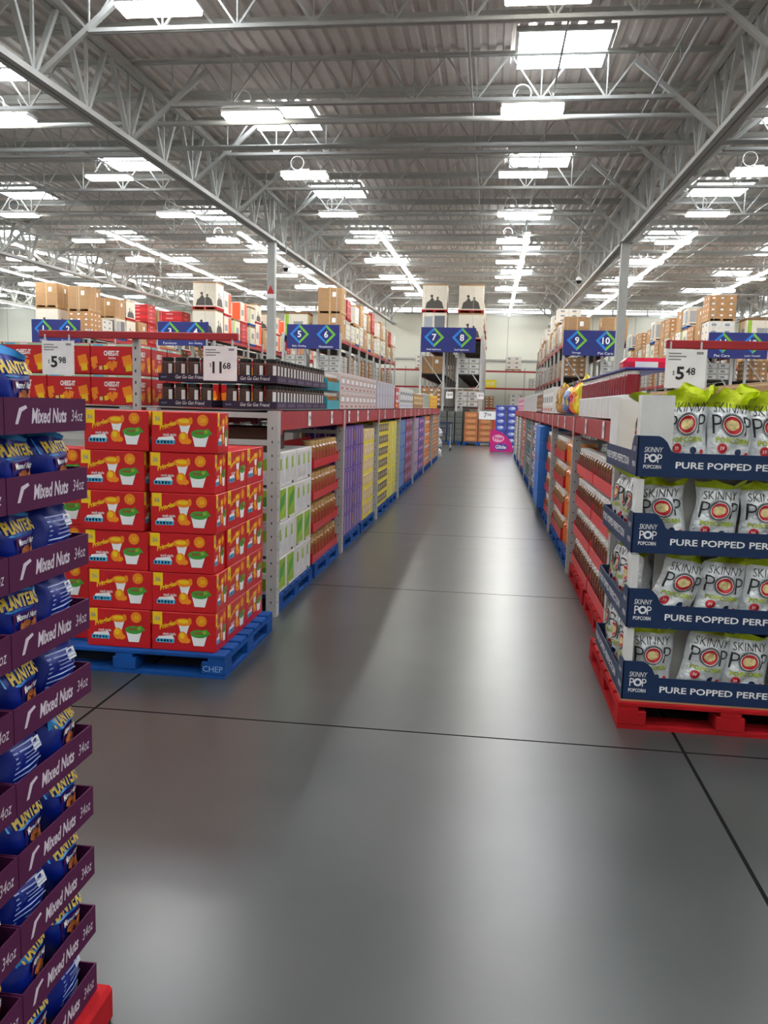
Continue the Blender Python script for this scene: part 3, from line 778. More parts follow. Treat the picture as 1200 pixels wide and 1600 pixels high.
def f_purple(q, M):
    rect(q, M, .0, .0, .12, 1, mat('deep violet', '3c1a78', .4)); q.ell(.06, .55, .05, .3, mat('bronze print', 'b08a3c', .5), lambda a, b: M(a, b, 1), 12)
    cols = [LPUR, mat('p4', '43246e', .4), mat('p5', 'b8a4cc', .4)]
    for k in range(10): rect(q, M, .14+k*.085, .05+.02*(k % 3), .14+k*.085+.05, .93-.03*(k % 2), cols[k % 3])
def f_stripes(cols, n=9, lo=.06, hi=.94):
    def f(q, M):
        for k in range(n): rect(q, M, (k+.12)/n, lo, (k+.86)/n, hi, cols[k % len(cols)])
    return f
def f_cells(cols, band, n=6):
    def f(q, M):
        rect(q, M, .02, .02, .98, .22, band)
        for k in range(n):
            rect(q, M, (k+.1)/n, .25, (k+.9)/n, .93, cols[k % len(cols)])
            rect(q, M, (k+.3)/n, .45, (k+.7)/n, .72, WHT if k % 2 else cols[(k+1) % len(cols)], 1)
    return f
def f_logo(a, b_, c):
    def f(q, M):
        rect(q, M, .1, .3, .9, .8, a); rect(q, M, .2, .42, .8, .66, b_, 1); rect(q, M, .1, .08, .6, .2, c, 1)
    return f
CUR = {}
UPS = {1: [], -1: []}
def stack(kinds, xf, sgn, y0, n, nl, L_, hh, lab, grp, z0=.135, gap=.003, skip=()):
    """kinds: list of Kind; nl layers, n along"""
    low = z0 < 1.5; key = (sgn, low, xf); y = max(y0, CUR.get(key, 0)); ypos = []
    for i in range(n):
        if low:
            for u in UPS[sgn]:
                if y < u+.05 and y+L_ > u-.05: y = u+.055
        ypos.append(y); y += L_+gap
    CUR[key] = y
    for k in range(nl):
        for i in range(n):
            kd = kinds[(k*3+i*2) % len(kinds)] if len(kinds) > 1 else kinds[0]
            y = ypos[i]
            loc = (xf, y, z0+k*(hh+.002)) if sgn > 0 else (xf, y+L_, z0+k*(hh+.002))
            kd.put(loc, 0 if sgn > 0 else math.pi, lab % (nth_up(k, nl) if nl > 1 else 'only', ORD[i]), grp)
FX, RX = -1.56, .84
UPS[1] = LYS; UPS[-1] = RYS
wl = Kind(carton('snack_carton', .58, .45, .268, OFFW, f_leaf)); wf = Kind(carton('snack_carton', .58, .45, .268, OFFW, f_foil))
for k in range(4):
    for i in range(2):
        (wf if (k == 3 or (k+i) % 2 == 1 and k != 0 or (k == 0 and i == 1)) else wl).put((FX, 6.02+i*.6, .135+k*.272), 0, 'white carton with green print at the rack start, %s layer, %s along' % (nth_up(k, 4), ORD[i]), 'white and green cartons')
q = MB(); q.cbox(-.45, 0, 0, .5, 0, .18, mat('dark brown carton', '4a2a1a', .7), .004); 
tag(q.build('brown_carton', None, (FX-.1, 6.1, 1.225)), 'dark brown carton tucked above the white and green cartons', 'carton')
# purple
pu = Kind(carton('purple_carton', .72, .45, .242, VIO, f_purple))
stack([pu], FX, 1, 8.74, 2, 5, .72, .242, 'purple carton with violet stripes past the amber jars, %s layer, %s along', 'purple cartons')
ye = Kind(carton('cream_carton', .46, .45, .19, CREAM, f_cells([mat('c1', 'e3c868', .5), mat('c2', 'd9b9a0', .5)], BYEL, 4)))
stack([ye], FX, 1, 10.25, 2, 6, .46, .19, 'cream and yellow carton past the purple cartons, %s layer, %s along', 'cream cartons')
bk = Kind(carton('black_yellow_carton', .62, .45, .17, BYEL, f_cells([mat('k1', '40304a', .5), mat('k2', '5a4050', .5)], BYEL, 6)))
stack([bk], FX, 1, 11.5, 2, 7, .62, .17, 'yellow tray carton with dark packs past the cream cartons, %s layer, %s along', 'yellow cartons with dark packs')
by = Kind(carton('yellow_carton', .5, .45, .24, BYEL, f_stripes([mat('y1', 'f6f0a0', .5), mat('y2', 'b09c18', .5), mat('y3', 'f3e54a', .5)], 7)))
stack([by], FX, 1, 12.85, 2, 5, .5, .24, 'bright yellow carton beside the blue cartons, %s layer, %s along', 'bright yellow cartons')
bl = Kind(carton('blue_carton', .56, .45, .24, mat('carton blue', '2466b8', .5), f_stripes([mat('b1', '8ab4e0', .5), mat('b2', '16468e', .5)], 7)))
stack([bl], FX, 1, 14.25, 2, 5, .56, .24, 'blue carton beside the bright yellow cartons, %s layer, %s along', 'blue cartons')
ma = Kind(carton('maroon_carton', .62, .45, .2, MAR, f_cells([mat('m1', 'a02a5a', .5), LPUR], MAR, 5)))
stack([ma], FX, 1, 15.45, 2, 6, .62, .2, 'maroon carton past the blue cartons, %s layer, %s along', 'maroon cartons')
lp = Kind(carton('lilac_carton', .62, .45, .24, LPUR, f_stripes([mat('l1', 'c098b0', .5), mat('l2', '84406e', .5), WHT], 6)))
stack([lp], FX, 1, 17.0, 2, 5, .62, .24, 'lilac carton past the maroon cartons, %s layer, %s along', 'lilac cartons')
ind = Kind(carton('indigo_carton', .6, .45, .2, mat('indigo', '43409c', .5), f_logo(PINK, PERIL, VIO)))
stack([ind], FX, 1, 18.4, 2, 6, .6, .2, 'indigo carton with pink print past the lilac cartons, %s layer, %s along', 'indigo cartons')
og = Kind(carton('orange_carton', .6, .45, .3, ORG, f_logo(mat('o1', 'c8601a', .5), WHT, BLK)))
stack([og], FX, 1, 19.75, 3, 4, .6, .3, 'orange carton past the indigo cartons, %s layer, %s along', 'orange cartons')
tn = Kind(carton('tan_carton', .6, .45, .2, TAN, f_cells([KRAFTD, mat('t1', 'c08a60', .5)], ORG, 5)))
stack([tn], FX, 1, 22.2, 4, 6, .6, .2, 'tan carton past the orange cartons, %s layer, %s along', 'tan cartons')
# white plastic sacks at the end of the left rack
def sack():
    shell, Fd = pillow(.7, .32, .36, 21, [(0, 1.01, mat('white plastic', 'e4e4e8', .3, bump=.3))], wr=.02)
    q = MB(); shell(q); return tag(q.build('white_sack'), 'x', 'sack')
wk = Kind(sack())
for k in range(3): wk.put((-1.66, 25.6+.02*k, .02+k*.32), .1*k+1.4, 'white plastic sack stacked at the far end of the rack, %s' % nth_up(k, 3), 'white sacks')
# right side beyond
bs = Kind(carton('blue_case', .55, .5, .24, mat('case blue', '2f6fc4', .5), f_stripes([mat('bb', '3f86dc', .5)], 1)))
stack([bs], RX-.1, -1, 12.5, 2, 5, .55, .24, 'plain blue case in the tall blue stack, %s layer, %s along', 'plain blue cases')
c1 = Kind(carton('mixed_bag_carton', .5, .45, .24, WHT, f_logo(PRD, WHT, NAVY))); c2 = Kind(carton('mixed_bag_carton', .5, .45, .24, mat('g1', '9aa0a8', .5), f_logo(ORG, BLK, WHT))); c3 = Kind(carton('mixed_bag_carton', .5, .45, .24, NAVY, f_logo(PERIL, WHT, ORG)))
stack([c1, c2, c3], RX, -1, 13.85, 5, 5, .5, .24, 'small printed carton past the blue stack, %s layer, %s along', 'printed cartons past the blue stack')
d1 = Kind(carton('teal_carton', .55, .45, .24, mat('dark teal', '1d5a58', .5), f_logo(BLK, TEAL, WHT))); d2 = Kind(carton('teal_carton', .55, .45, .24, mat('dark brown', '6b4a2c', .5), f_logo(WHT, TEAL, BLK)))
stack([d1, d2], RX, -1, 16.6, 6, 5, .55, .24, 'dark teal or brown carton past the printed cartons, %s layer, %s along', 'teal and brown cartons')
e1 = Kind(carton('red_carton', .6, .45, .24, RED, f_logo(WHT, RED, YEL)))
stack([e1], RX, -1, 20.4, 4, 5, .6, .24, 'red carton past the teal cartons, %s layer, %s along', 'red cartons far along')
e2 = Kind(carton('grey_carton', .6, .45, .24, OFFW, f_logo(GRY, WHT, RED)))
stack([e2], RX, -1, 23.0, 7, 5, .6, .24, 'pale carton past the red cartons, %s layer, %s along', 'pale cartons far along')
for i, y in enumerate((5.9, 6.5, 7.1, 7.7)):
    q = MB(); q.cbox(0, .5, 0, .5, 0, .09, BLU, .006); q.box(.05, .45, -.001, 0, .02, .07, PERIL)
    tag(q.build('blue_packet', None, (1.17, y-.2, 1.29)), 'blue packet lying above the pretzel jars, %s along' % ORD[i], 'packet', 'blue packets')

# ------------------------------------------------------------------ goods on the decks
DZ = 1.545
# red cracker cartons, facing the camera
def cracker():
    w, d, h = .345, .3, .225; q = MB(); q.cbox(0, w, 0, d, 0, h, RED, .004)
    for M, W in ((lambda a, b, k=0: (a, -.0008-.0005*k, b), w), (lambda a, b, k=0: (w+.0008+.0005*k, a*d/w, b), w)):
        rect(q, M, .004, h-.02, w-.004, h-.004, mat('pale green band', 'a8d0b0', .5)); rect(q, M, .02, h-.018, .1, h-.006, LBL, 1); rect(q, M, .14, h-.018, .2, h-.006, WHT, 1)
        q.text('CHEEZ-IT', .105, .135, .038, WHT, M, width=.12, bold=.05)
        q.text('ORIGINAL', .14, .11, .014, WHT, M, width=.06, bold=.03)
        for cx, cy, s_, an, mt in ((.03, .1, .035, .2, ORG), (.29, .1, .05, .25, ORG), (.3, .05, .035, .1, YEL), (.15, .07, .028, .5, ORG), (.19, .075, .028, -.3, ORG), (.12, .05, .022, .2, YEL), (.17, .045, .022, .9, ORG), (.08, .045, .018, .1, CREAM), (.03, .06, .025, .6, ORG)):
            q.add([M(cx+s_*math.cos(an+t), cy+s_*1.1*math.sin(an+t), 2) for t in (.785, 2.356, 3.927, 5.498)], [(0, 1, 2, 3)], mt)
    return tag(q.build('cracker_carton'), 'x', 'carton')
ck = Kind(cracker()); G = 'red cracker cartons on the rear rack deck'
for k in range(2):
    for i in range(4):
        for j in range(3):
            ck.put((-2.99-.35*i, 5.95+j*.32, DZ+k*.228), 0, 'red cracker carton beside the chocolate jars, %s layer, %s row, %s in from post' % ('upper' if k else 'lower', ORD[j], ORD[i]), G)
for i in range(3):
    for k in range(2):
        ck.put((-2.56, 7.7+i*.37, DZ+k*.228), 0, 'red cracker carton behind the inner chocolate jars, %s layer, %s back' % ('upper' if k else 'lower', ORD[i]), G)
        ck.put((-2.93, 7.7+i*.37, DZ+k*.228), 0, 'red cracker carton further behind the dark chocolate jars, %s layer, %s back' % ('upper' if k else 'lower', ORD[i]), G)
# chocolate jars in dark trays
def choc_jar():
    e = empty('chocolate_jar'); r = .046; h = .17; q = MB()
    q.lathe([(0, 0, CHOC), (r, 0, CHOC), (r, .13, CHOC), (r*.85, .142, CHOC), (0, .142, CHOC)], (0, 0, 0), 12); q.build('body', e)
    l = MB(); l.lathe([(r*.95, .14, LIDB), (r*.95, .165, LIDB), (r*.88, .168, GRY), (0, .168, GRY)], (0, 0, 0), 12); l.build('lid', e)
    s_ = MB(); vs = []
    for z in (.04, .12):
        for k in range(5): t = -math.pi/2+(.05+k*.15); vs.append(((r+.001)*math.cos(t+.35), (r+.001)*math.sin(t+.35), z))
    s_.add(vs, [(k, k+1, 6+k, 5+k) for k in range(4)], WHT); s_.build('label', e)
    return tag(e, 'x', 'jar')
cj = Kind(choc_jar())
def choc_tray(word):
    q = MB(); W = .41; D = .3; q.box(0, W, 0, D, 0, .005, CHTRAY); q.box(0, W, 0, .004, .0055, .055, CHTRAY); q.box(W-.004, W, .0045, D, .0055, .055, CHTRAY); q.box(0, .004, .0045, D, .0055, .055, CHTRAY)
    q.text(word, .13, .018, .026, WHT, lambda a, b: (a, -.001, b), width=.22, shear=.2); q.text('snack', .02, .022, .014, PERIL, lambda a, b: (a, -.001, b))
    q.text(word, .04, .018, .022, LPUR, lambda a, b: (W+.001, a, b), width=.2, shear=.2)
    return tag(q.build('jar_tray'), 'x', 'tray')
ct = Kind(choc_tray('Get Go Get Friend'))
for k in range(2):
    z = DZ+k*.19
    for c, xx in enumerate((-2.46, -1.965)):
        for j in range(6):
            if c == 0 and j > 1: continue
            y = 5.95+j*.306
            ct.put((xx, y, z), 0, 'dark violet tray of chocolate jars, %s layer, %s stack, %s back' % ('upper' if k else 'lower', 'inner' if c == 0 else 'aisle', ORD[j]), 'dark trays of chocolate jars')
            for i in range(4):
                for r_ in range(3):
                    if not (j == 0 and r_ == 0) and not (c == 1 and i == 3): continue
                    cj.put((xx+.055+i*.1, y+.056+r_*.097, z+.006), 0, 'brown chocolate jar, %s layer, %s stack, %s from the post, %s back' % ('upper' if k else 'lower', 'inner' if c == 0 else 'aisle', ORD[i], ORD[r_+3*j]), 'chocolate jars')
# teal trays
tj = Kind(jar('small_jar', JGOLD, LIDW, .05, .15, n=10)); tt = Kind(tray('teal_tray', .62, .3, .085, .16, TEAL))
for k in range(2):
    tt.put((-1.56, 7.87, DZ+k*.18), 0, 'teal tray of small jars past the chocolate jars, %s' % ('upper' if k else 'lower'), 'teal trays')
    for i in range(6): tj.put((-1.56-.06, 7.87+.06+i*.1, DZ+.006+k*.18), 0, 'small amber jar in the %s teal tray, %s along' % ('upper' if k else 'lower', ORD[i]), 'small jars in teal trays')
# mixed packs further along the left deck
def pack(name, L_, hh, base, fn): return Kind(carton(name, L_, .35, hh, base, fn))
WP = mat('pale pack', 'cfc3c0', .45, vary=.15, scale=20)
dl = [('white_pack', .3, .19, WP, f_logo(mat('pinkish', 'bda39c', .5), WHT, mat('dull rose', 'b0706a', .5)), 8.55, 9, 2, 'pale pack with faded pink print'),
      ('grey_pack', .3, .19, mat('greyish', 'b9b6c0', .45), f_stripes([mat('gp', '9e9ab0', .5), WHT], 5), 11.35, 7, 2, 'pale grey striped pack'),
      ('red_box', .5, .34, RED, f_logo(WHT, RED, YEL), 13.6, 1, 1, 'plain red box'),
      ('white_box', .4, .36, OFFW, f_logo(GRY, WHT, PERIL), 14.3, 6, 1, 'white box with grey print'),
      ('tan_box', .45, .3, TAN, f_logo(CREAM, TAN, KRAFTD), 16.9, 5, 1, 'tan snack box'),
      ('striped_box', .4, .34, WHT, f_stripes([LGRN, BLU, WHT, YEL], 6), 19.3, 5, 1, 'white box with green and blue stripes'),
      ('gold_box', .45, .34, YEL, f_logo(ORG, YEL, RED), 21.5, 6, 1, 'golden yellow box')]
for nm, L_, hh, base, fn, y0, n, nl, lab in dl:
    stack([pack(nm, L_, hh, base, fn)], FX, 1, y0, n, nl, L_, hh, lab+' on the left deck of the aisle rack, %s layer, %s along', lab+' row', DZ)
for o in bpy.data.objects:
    if 'label' in o.keys() and 'on the left deck' in o['label']: o['label'] = o['label'].replace('on the left deck of the aisle rack', 'on the deck').replace('only layer, ', '')
# right deck
wj = Kind(carton('white_carton', .33, .4, .16, WHT, f_stripes([OFFW, mat('w2', 'cfcfcf', .5)], 3)))
stack([wj], RX, -1, 5.5, 8, 1, .33, .16, 'white carton on the deck behind the popcorn display, %s layer, %s along', 'white cartons behind the popcorn', DZ)
rj = Kind(jar('red_jar', mat('deep red jar', '8e1026', .25, coat=.3), LIDW, .052, .155, n=10, lab='x'))
for i in range(22): rj.put((RX+.06, 5.56+i*.12, DZ+.163), 0, 'dark red jar on the white cartons behind the popcorn, %s along' % ORD[i], 'dark red jars')
bt = Kind(carton('blue_lid_sheet', .9, .28, .015, mat('indigo sheet', '353a8a', .5)))
for i in range(3): bt.put((RX, 5.5+.9*i+.9, DZ+.32), math.pi, 'indigo cardboard sheet over the dark red jars, %s along' % ORD[i], 'indigo sheets')
q = MB(); q.cbox(-.16, .16, -.12, .12, 0, .1, mat('crimson wrap', 'd01840', .25, bump=.3), .03); q.box(-.08, .08, -.121, -.12, .03, .07, WHT)
tag(q.build('crimson_pack', None, (1.1, 6.35, DZ+.343)), 'crimson wrapped pack lying on the indigo sheets above the dark red jars', 'pack')
def sbag(seed, w, h, c1, c2):
    shell, Fd = pillow(w, h, .14, seed, [(0, .85, c1), (.85, 1.01, c2)], wr=.006); q = MB(); shell(q); o = q.build('snack_bag'); d = MB()
    d.ell(0, h*.5, w*.28, h*.17, c2, Fd(0), 14, 3); d.build('printed_front', o); return tag(o, 'x', 'snack bag')
for i, (y, h, w_, a, b_, lab) in enumerate(((8.45, .4, .38, BYEL, BYEL, 'tall bright yellow bag'), (8.85, .36, .36, BYEL, ORG, 'yellow bag with orange top'), (9.25, .34, .36, ORG, RED, 'orange bag'), (9.7, .3, .38, VIO, YEL, 'purple bag with yellow print'),
        (10.2, .32, .4, mat('steel blue bag', '5f86b0', .35), WHT, 'steel blue bag'), (10.7, .38, .4, TAN, YEL, 'tan bag'), (11.2, .38, .4, mat('tan2', 'c39a5c', .4), TAN, 'light tan bag'))):
    o = sbag(30+i, w_, h, a, b_); o.location = (RX+.09, y, DZ); o.rotation_euler = (0, 0, -math.pi/2)
    tag(o, lab+' standing on the deck past the white cartons', 'snack bag', 'bags on the deck past the white cartons')
rdl = [('white_box', .45, .36, OFFW, f_logo(WHT, GRY, RED), 11.6, 5, 'white box past the tan bags'), ('brown_box', .4, .3, mat('bb2', '6e4a3a', .6), f_logo(TAN, KRAFTD, WHT), 14.0, 4, 'brown box past the white boxes'),
       ('pale_box', .5, .34, OFFW, f_stripes([GRY, WHT], 4), 15.8, 12, 'pale striped box far along the deck'), ('pink_box', .5, .34, mat('lp', 'd9b0c8', .5), f_logo(PINK, WHT, PINK), 22.0, 8, 'pale pink box at the far end of the deck')]
for nm, L_, hh, base, fn, y0, n, lab in rdl:
    stack([pack(nm, L_, hh, base, fn)], RX, -1, y0, n, 1, L_, hh, lab+'%.0s, %s along', lab+' row', DZ)
# goods under / over the rear racks so that the decks are not bare (seen over the front goods)
br = Kind(carton('brown_carton', .6, .5, .3, KRAFT, lambda q, M: (rect(q, M, .35, .5, .6, .75, WHT), rect(q, M, 0, .9, 1, .96, TAPE))))
stack([br], -2.75, 1, 8.9, 8, 1, .6, .3, 'brown carton on the rear deck behind the pale packs%.0s, %s along', 'brown cartons on the rear deck', DZ)
stack([br], 2.0, -1, 6.2, 8, 1, .6, .3, 'brown carton on the deck behind the dark red jars%.0s, %s along', 'brown cartons behind the red jars', DZ)

# ------------------------------------------------------------------ price bars
def card(x, big, small, y, z, lab):
    e = empty('price_card', (x, y, z)); tag(e, lab, 'price sign', 'white price cards')
    q = MB(); W, Hh = .24, .235; q.box(0, W, -.002, 0, 0, Hh, WHT)
    M = lambda a, b: (a, -.003, b)
    q.text('$', .045, .075 if big != '11' else .09, .03, PBLK, M, width=.012)
    wd = .05 if len(big) == 1 else .066
    q.text(big, .065, .05, .08, PBLK, M, width=wd, bold=.03); q.text(small, .065+wd+.008, .08, .045, PBLK, M, width=.056, bold=.02)
    for k in range(3): q.add([M(.015, Hh-.03-.018*k), M(.09+.03*(k % 2), Hh-.03-.018*k), M(.09+.03*(k % 2), Hh-.022-.018*k), M(.015, Hh-.022-.018*k)], [(0, 1, 2, 3)], GRY)
    q.add([M(.18, Hh-.03), M(.22, Hh-.03), M(.22, Hh-.015), M(.18, Hh-.015)], [(0, 1, 2, 3)], GRY)
    q.build('card', e)
    c = MB(); c.box(.02, .03, -.004, .004, Hh, Hh+.045, PLASTIC); c.box(.2, .21, -.004, .004, Hh, Hh+.045, PLASTIC); c.build('clip', e)
    return e
def price_bar(x0, x1, y, z, lab, px, zb):
    e = empty('price_bar', (px, y, 0)); tag(e, lab, 'sign bar')
    q = MB(); q.cbox(x0-px, x1-px, -.02, .02, z, z+.05, BEAM, .004); q.build('crossbar', e)
    q = MB(); q.cbox(-.025, .025, .021, .06, zb, z+.04, STEEL, .004)
    zz = zb+.1
    while zz < z: q.box(-.005, .005, .02, .021, zz, zz+.02, STEELD); zz += .08
    q.build('post', e); return e
price_bar(-3.2, -1.745, 5.62, 2.01, 'red price bar on a grey post above the red snack cases', -2.5, 0)
card(-3.17, '5', '98', 5.59, 1.75, 'white price card reading $5.98 hanging from the red bar')
card(-1.985, '11', '68', 5.59, 1.735, 'white price card reading $11.68 hanging from the red bar')
price_bar(1.05, 1.98, 5.34, 1.99, 'red price bar above the popcorn display', 1.8, 0)
card(1.05, '5', '48', 5.315, 1.75, 'white price card reading $5.48 hanging behind the popcorn bags')

# ------------------------------------------------------------------ aisle signs
def aisle_sign(x0, x1, z0, z1, y, a, b_, ta_, tb_):
    e = empty('aisle_sign', ((x0+x1)/2, y, z0)); W = x1-x0; Hh = z1-z0
    tag(e, 'hanging dark blue aisle sign with numbers %s and %s in chevrons' % (a, b_), 'aisle sign', 'hanging aisle signs')
    q = MB(); q.cbox(-W/2, W/2, 0, .05, 0, Hh, SIGN, .006)
    M = lambda a_, b__: (a_, -.004, b__)
    for cx, t, sub in ((-W/4-.02, a, ta_), (W/4-.0, b_, tb_)):
        cy = Hh*.6; r = .42; w_ = .13
        q.flat([(cx-r, cy), (cx-r+w_, cy), (cx, cy-r+w_), (cx, cy-r)], SBLU, M); q.flat([(cx-r, cy), (cx, cy+r), (cx, cy+r-w_), (cx-r+w_, cy)], SBLU, M)
        q.flat([(cx+r, cy), (cx, cy-r), (cx, cy-r+w_), (cx+r-w_, cy)], SGRN, M); q.flat([(cx+r, cy), (cx+r-w_, cy), (cx, cy+r-w_), (cx, cy+r)], SGRN, M)
        q.text(t, cx, cy-.14, .28, WHT, M, center=True, bold=.02); q.text(sub, cx, .06, .1, WHT, M, width=.6 if len(sub) > 7 else .35, center=True)
    q.build('board', e)
    c = MB()
    for x in (-W/2+.15, W/2-.15): c.tube((x, .025, Hh), (x, .025, roofz(y, 8.44)-z0), .008, WSTEEL, 6)
    c.build('hanger', e)
SY = 35.4
for x0, z1, a, b_, t1, t2 in ((-20.55, 4.98, '1', '2', 'Office', 'Furniture'), (-14.65, 4.96, '3', '4', 'Furniture', 'Bath / Bedding'), (-8.85, 4.93, '5', '6', 'Bath / Bedding', 'Housewares'),
        (-3.05, 4.89, '7', '8', 'Small Appliances', 'Small Appliances'), (2.85, 4.86, '9', '10', 'Storage', 'Pet Care'), (8.62, 4.86, '11', '12', 'Pet Care', 'Laundry / Household')):
    aisle_sign(x0, x0+2.3, z1-1.03, z1, SY, a, b_, t1, t2)

# ------------------------------------------------------------------ tall racks
def tall_rack(x0, x1, y0, bays, pitch, label, levels=(1.6, 3.0, 4.4)):
    e = empty('tall_rack', (x0, y0, 0)); tag(e, label, 'pallet rack', 'tall pallet racks')
    W = x1-x0; xs = [0, 1.0, W-1.1, W-.1]
    for k in range(bays+1):
        for x in xs:
            q = MB(); q.box(x, x+.1, k*pitch-.05, k*pitch+.05, 0, levels[-1]+.25, STEEL); q.build('upright', e)
        if k < 2:
            for a, b_ in ((0, 1.0), (W-1.1, W-.1)):
                q = MB(); z = .2; f = 0
                while z+1.2 < levels[-1]+.2:
                    q.bar((a+.1 if f else b_, k*pitch, z), (b_ if f else a+.1, k*pitch, z+1.2), .04, .04, STEEL); z += 1.2; f = 1-f
                q.build('brace', e)
    for z in levels:
        for x in (.02, W-.08):
            q = MB(); q.box(x, x+.06, .055, bays*pitch-.055, z-.14, z, BEAM); q.build('beam', e)
        q = MB()
        for k in range(bays):
            for a, b_ in ((.085, 1.05), (W-1.1, W-.085)): q.box(a, b_, k*pitch+.06, (k+1)*pitch-.06, z-.04, z, STEELD)
        q.build('deck', e)
    return e
CART = mat('pale carton', 'd9d0c0', .65, vary=.05)
def load(name, h, wx, wy, fn, base, pal=True, m=None):
    q = MB(); z = 0
    if pal:
        for k in range(3): q.box(k*(wx-.1)/2, k*(wx-.1)/2+.1, 0, wy, 0, .09, m or PRED)
        q.box(0, wx, 0, wy, .0905, .12, m or PRED); z = .12
    q.cbox(.02, wx-.02, .02, wy-.02, z, h, base, .008)
    for M in (lambda a, b, k=0: (.02+a*(wx-.04), .018-.002*k, z+b*(h-z)), lambda a, b, k=0: (.018-.002*k, wy-.02-a*(wy-.04), z+b*(h-z)), lambda a, b, k=0: (wx-.018+.002*k, .02+a*(wy-.04), z+b*(h-z))):
        fn(q, M)
    return tag(q.build(name), 'x', 'carton')
def g_tv(q, M):
    dark = mat('print people', '4a4540', .6)
    q.add([M(.12, .05), M(.88, .05), M(.8, .3), M(.62, .42), M(.5, .34), M(.4, .5), M(.3, .36), M(.18, .28)], [tuple(range(8))], dark)
    rect(q, M, 0, .94, 1, 1, KRAFT); q.ell(.38, .53, .06, .06, dark, M); q.ell(.62, .46, .05, .05, dark, M)
def g_brown(q, M): rect(q, M, .48, 0, .52, 1, TAPE); rect(q, M, .6, .6, .75, .8, WHT); rect(q, M, 0, .5, 1, .505, KRAFTD)
def g_crates(q, M):
    for i in range(3):
        for j in range(4): rect(q, M, i/3+.01, j/4+.012, (i+1)/3-.01, (j+1)/4-.012, TAN if (i+j) % 2 else KRAFT); rect(q, M, i/3+.1, j/4+.08, i/3+.2, j/4+.15, WHT, 1)
def g_green(q, M): rect(q, M, .05, 0, .2, .9, LGRN); rect(q, M, .4, .3, .8, .6, GRY); rect(q, M, 0, .9, 1, 1, KRAFTD)
def g_white(q, M):
    for i in range(2):
        for j in range(3): rect(q, M, i/2+.04, j/3+.05, (i+1)/2-.04, (j+1)/3-.05, OFFW); rect(q, M, i/2+.12, j/3+.1, i/2+.3, j/3+.22, GRY, 1)
def g_red(q, M):
    for j in range(5): rect(q, M, .02, j/5+.01, .98, (j+1)/5-.02, RED if j % 2 else REDD); rect(q, M, .3, j/5+.05, .6, j/5+.1, mat('pinkp', 'd08a90', .5), 1)
def g_app(q, M): rect(q, M, .08, .2, .42, .85, mat('appl', '9aa0a6', .4)); rect(q, M, .5, .15, .92, .88, mat('appl2', '6a6f75', .4)); rect(q, M, .1, .05, .8, .12, BLK)
def g_org(q, M): rect(q, M, .6, .05, .98, .95, mat('coral print', 'f0562a', .5)); rect(q, M, .1, .3, .5, .6, GRY)
Ld = {'tv': Kind(load('television_carton', 1.2, 1.1, 1.1, g_tv, CART)), 'brown': Kind(load('brown_carton', 1.1, 1.1, 1.1, g_brown, KRAFT, m=WOOD)), 'crates': Kind(load('wrapped_carton_load', 1.05, 1.1, 1.1, g_crates, TAN, m=WOOD)),
      'green': Kind(load('green_print_carton', 1.15, 1.1, 1.1, g_green, CART, m=PBLUE)), 'white': Kind(load('white_carton_load', 1.0, 1.1, 1.1, g_white, CART, m=WOOD)), 'red': Kind(load('red_carton_load', 1.1, 1.1, 1.1, g_red, REDD)),
      'app': Kind(load('appliance_carton', 1.2, 1.1, 1.1, g_app, CART, m=PBLUE)), 'org': Kind(load('coral_print_carton', 1.2, 1.1, 1.1, g_org, CART)),
      'small': Kind(load('small_goods_carton', .7, 1.0, .8, g_white, mat('sg', 'a9a79c', .6), pal=False)), 'dark': Kind(load('dark_goods_carton', .8, 1.0, .9, g_crates, mat('sd', '5d5750', .6), pal=False)),
      'kb': Kind(load('kraft_goods_carton', .75, 1.0, .9, g_brown, KRAFT, pal=False))}
HT = {'tv': 1.2, 'brown': 1.1, 'crates': 1.05, 'green': 1.15, 'white': 1.0, 'red': 1.1, 'app': 1.2, 'org': 1.2, 'small': .7, 'dark': .8, 'kb': .75}
NAMEW = {'tv': 'white carton with dark figures', 'brown': 'taped brown carton', 'crates': 'wrapped block of tan cartons', 'green': 'white carton with green stripe', 'white': 'block of white cartons',
         'red': 'block of red cartons', 'app': 'white carton with appliance print', 'org': 'white carton with coral panel', 'small': 'grey goods carton', 'dark': 'dark goods carton', 'kb': 'brown goods carton'}
LV = ['lower', 'middle', 'top']
def fill(x0, x1, y0, bays, pitch, side, topseq, sec, where, front=None, rng=None):
    rng = random.Random(rng or where)
    W = x1-x0; n = 0
    cols = [(x1-1.12, 'visible side')] if side > 0 else [(x0+.02, 'visible side')]
    other = x0+.02 if side > 0 else x1-1.12
    cnt = 0
    for k in range(bays*2):
        y = y0+.12+(k//2)*pitch+(k % 2)*(pitch-.2)/2
        for xc in [cols[0][0]]+([other] if k == 0 else []):
            wh = 'front, hidden column' if xc == other else '%s back' % ORD[k]
            for li, z in ((0, 1.6), (1, 3.0)):
                kd = rng.choice(['small', 'dark', 'kb', 'small'])
                Ld[kd].put((xc+.04, y+.05, z+.006), 0, '%s on the %s shelf %s, %s' % (NAMEW[kd], LV[li], where, wh), 'goods on the tall racks')
            kd = topseq[(k if xc != other else k+3) % len(topseq)]
            sz = rng.uniform(.8, 1.05) if k else 1
            Ld[kd].put((xc, y, 4.406), 0, '%s atop the rack %s, %s' % (NAMEW[kd], where, wh), 'loads on the tall racks', (1, 1, sz))
            s2 = sec[(k if xc != other else k+2) % len(sec)] if sec else None
            if s2: Ld[s2].put((xc+rng.uniform(-.03, .03), y, 4.406+HT[kd]*sz+.004), 0, '%s, upper, on rack %s, %s' % (NAMEW[s2], where, wh), 'loads on the tall racks', (1, 1, rng.uniform(.7, 1) if k else 1))
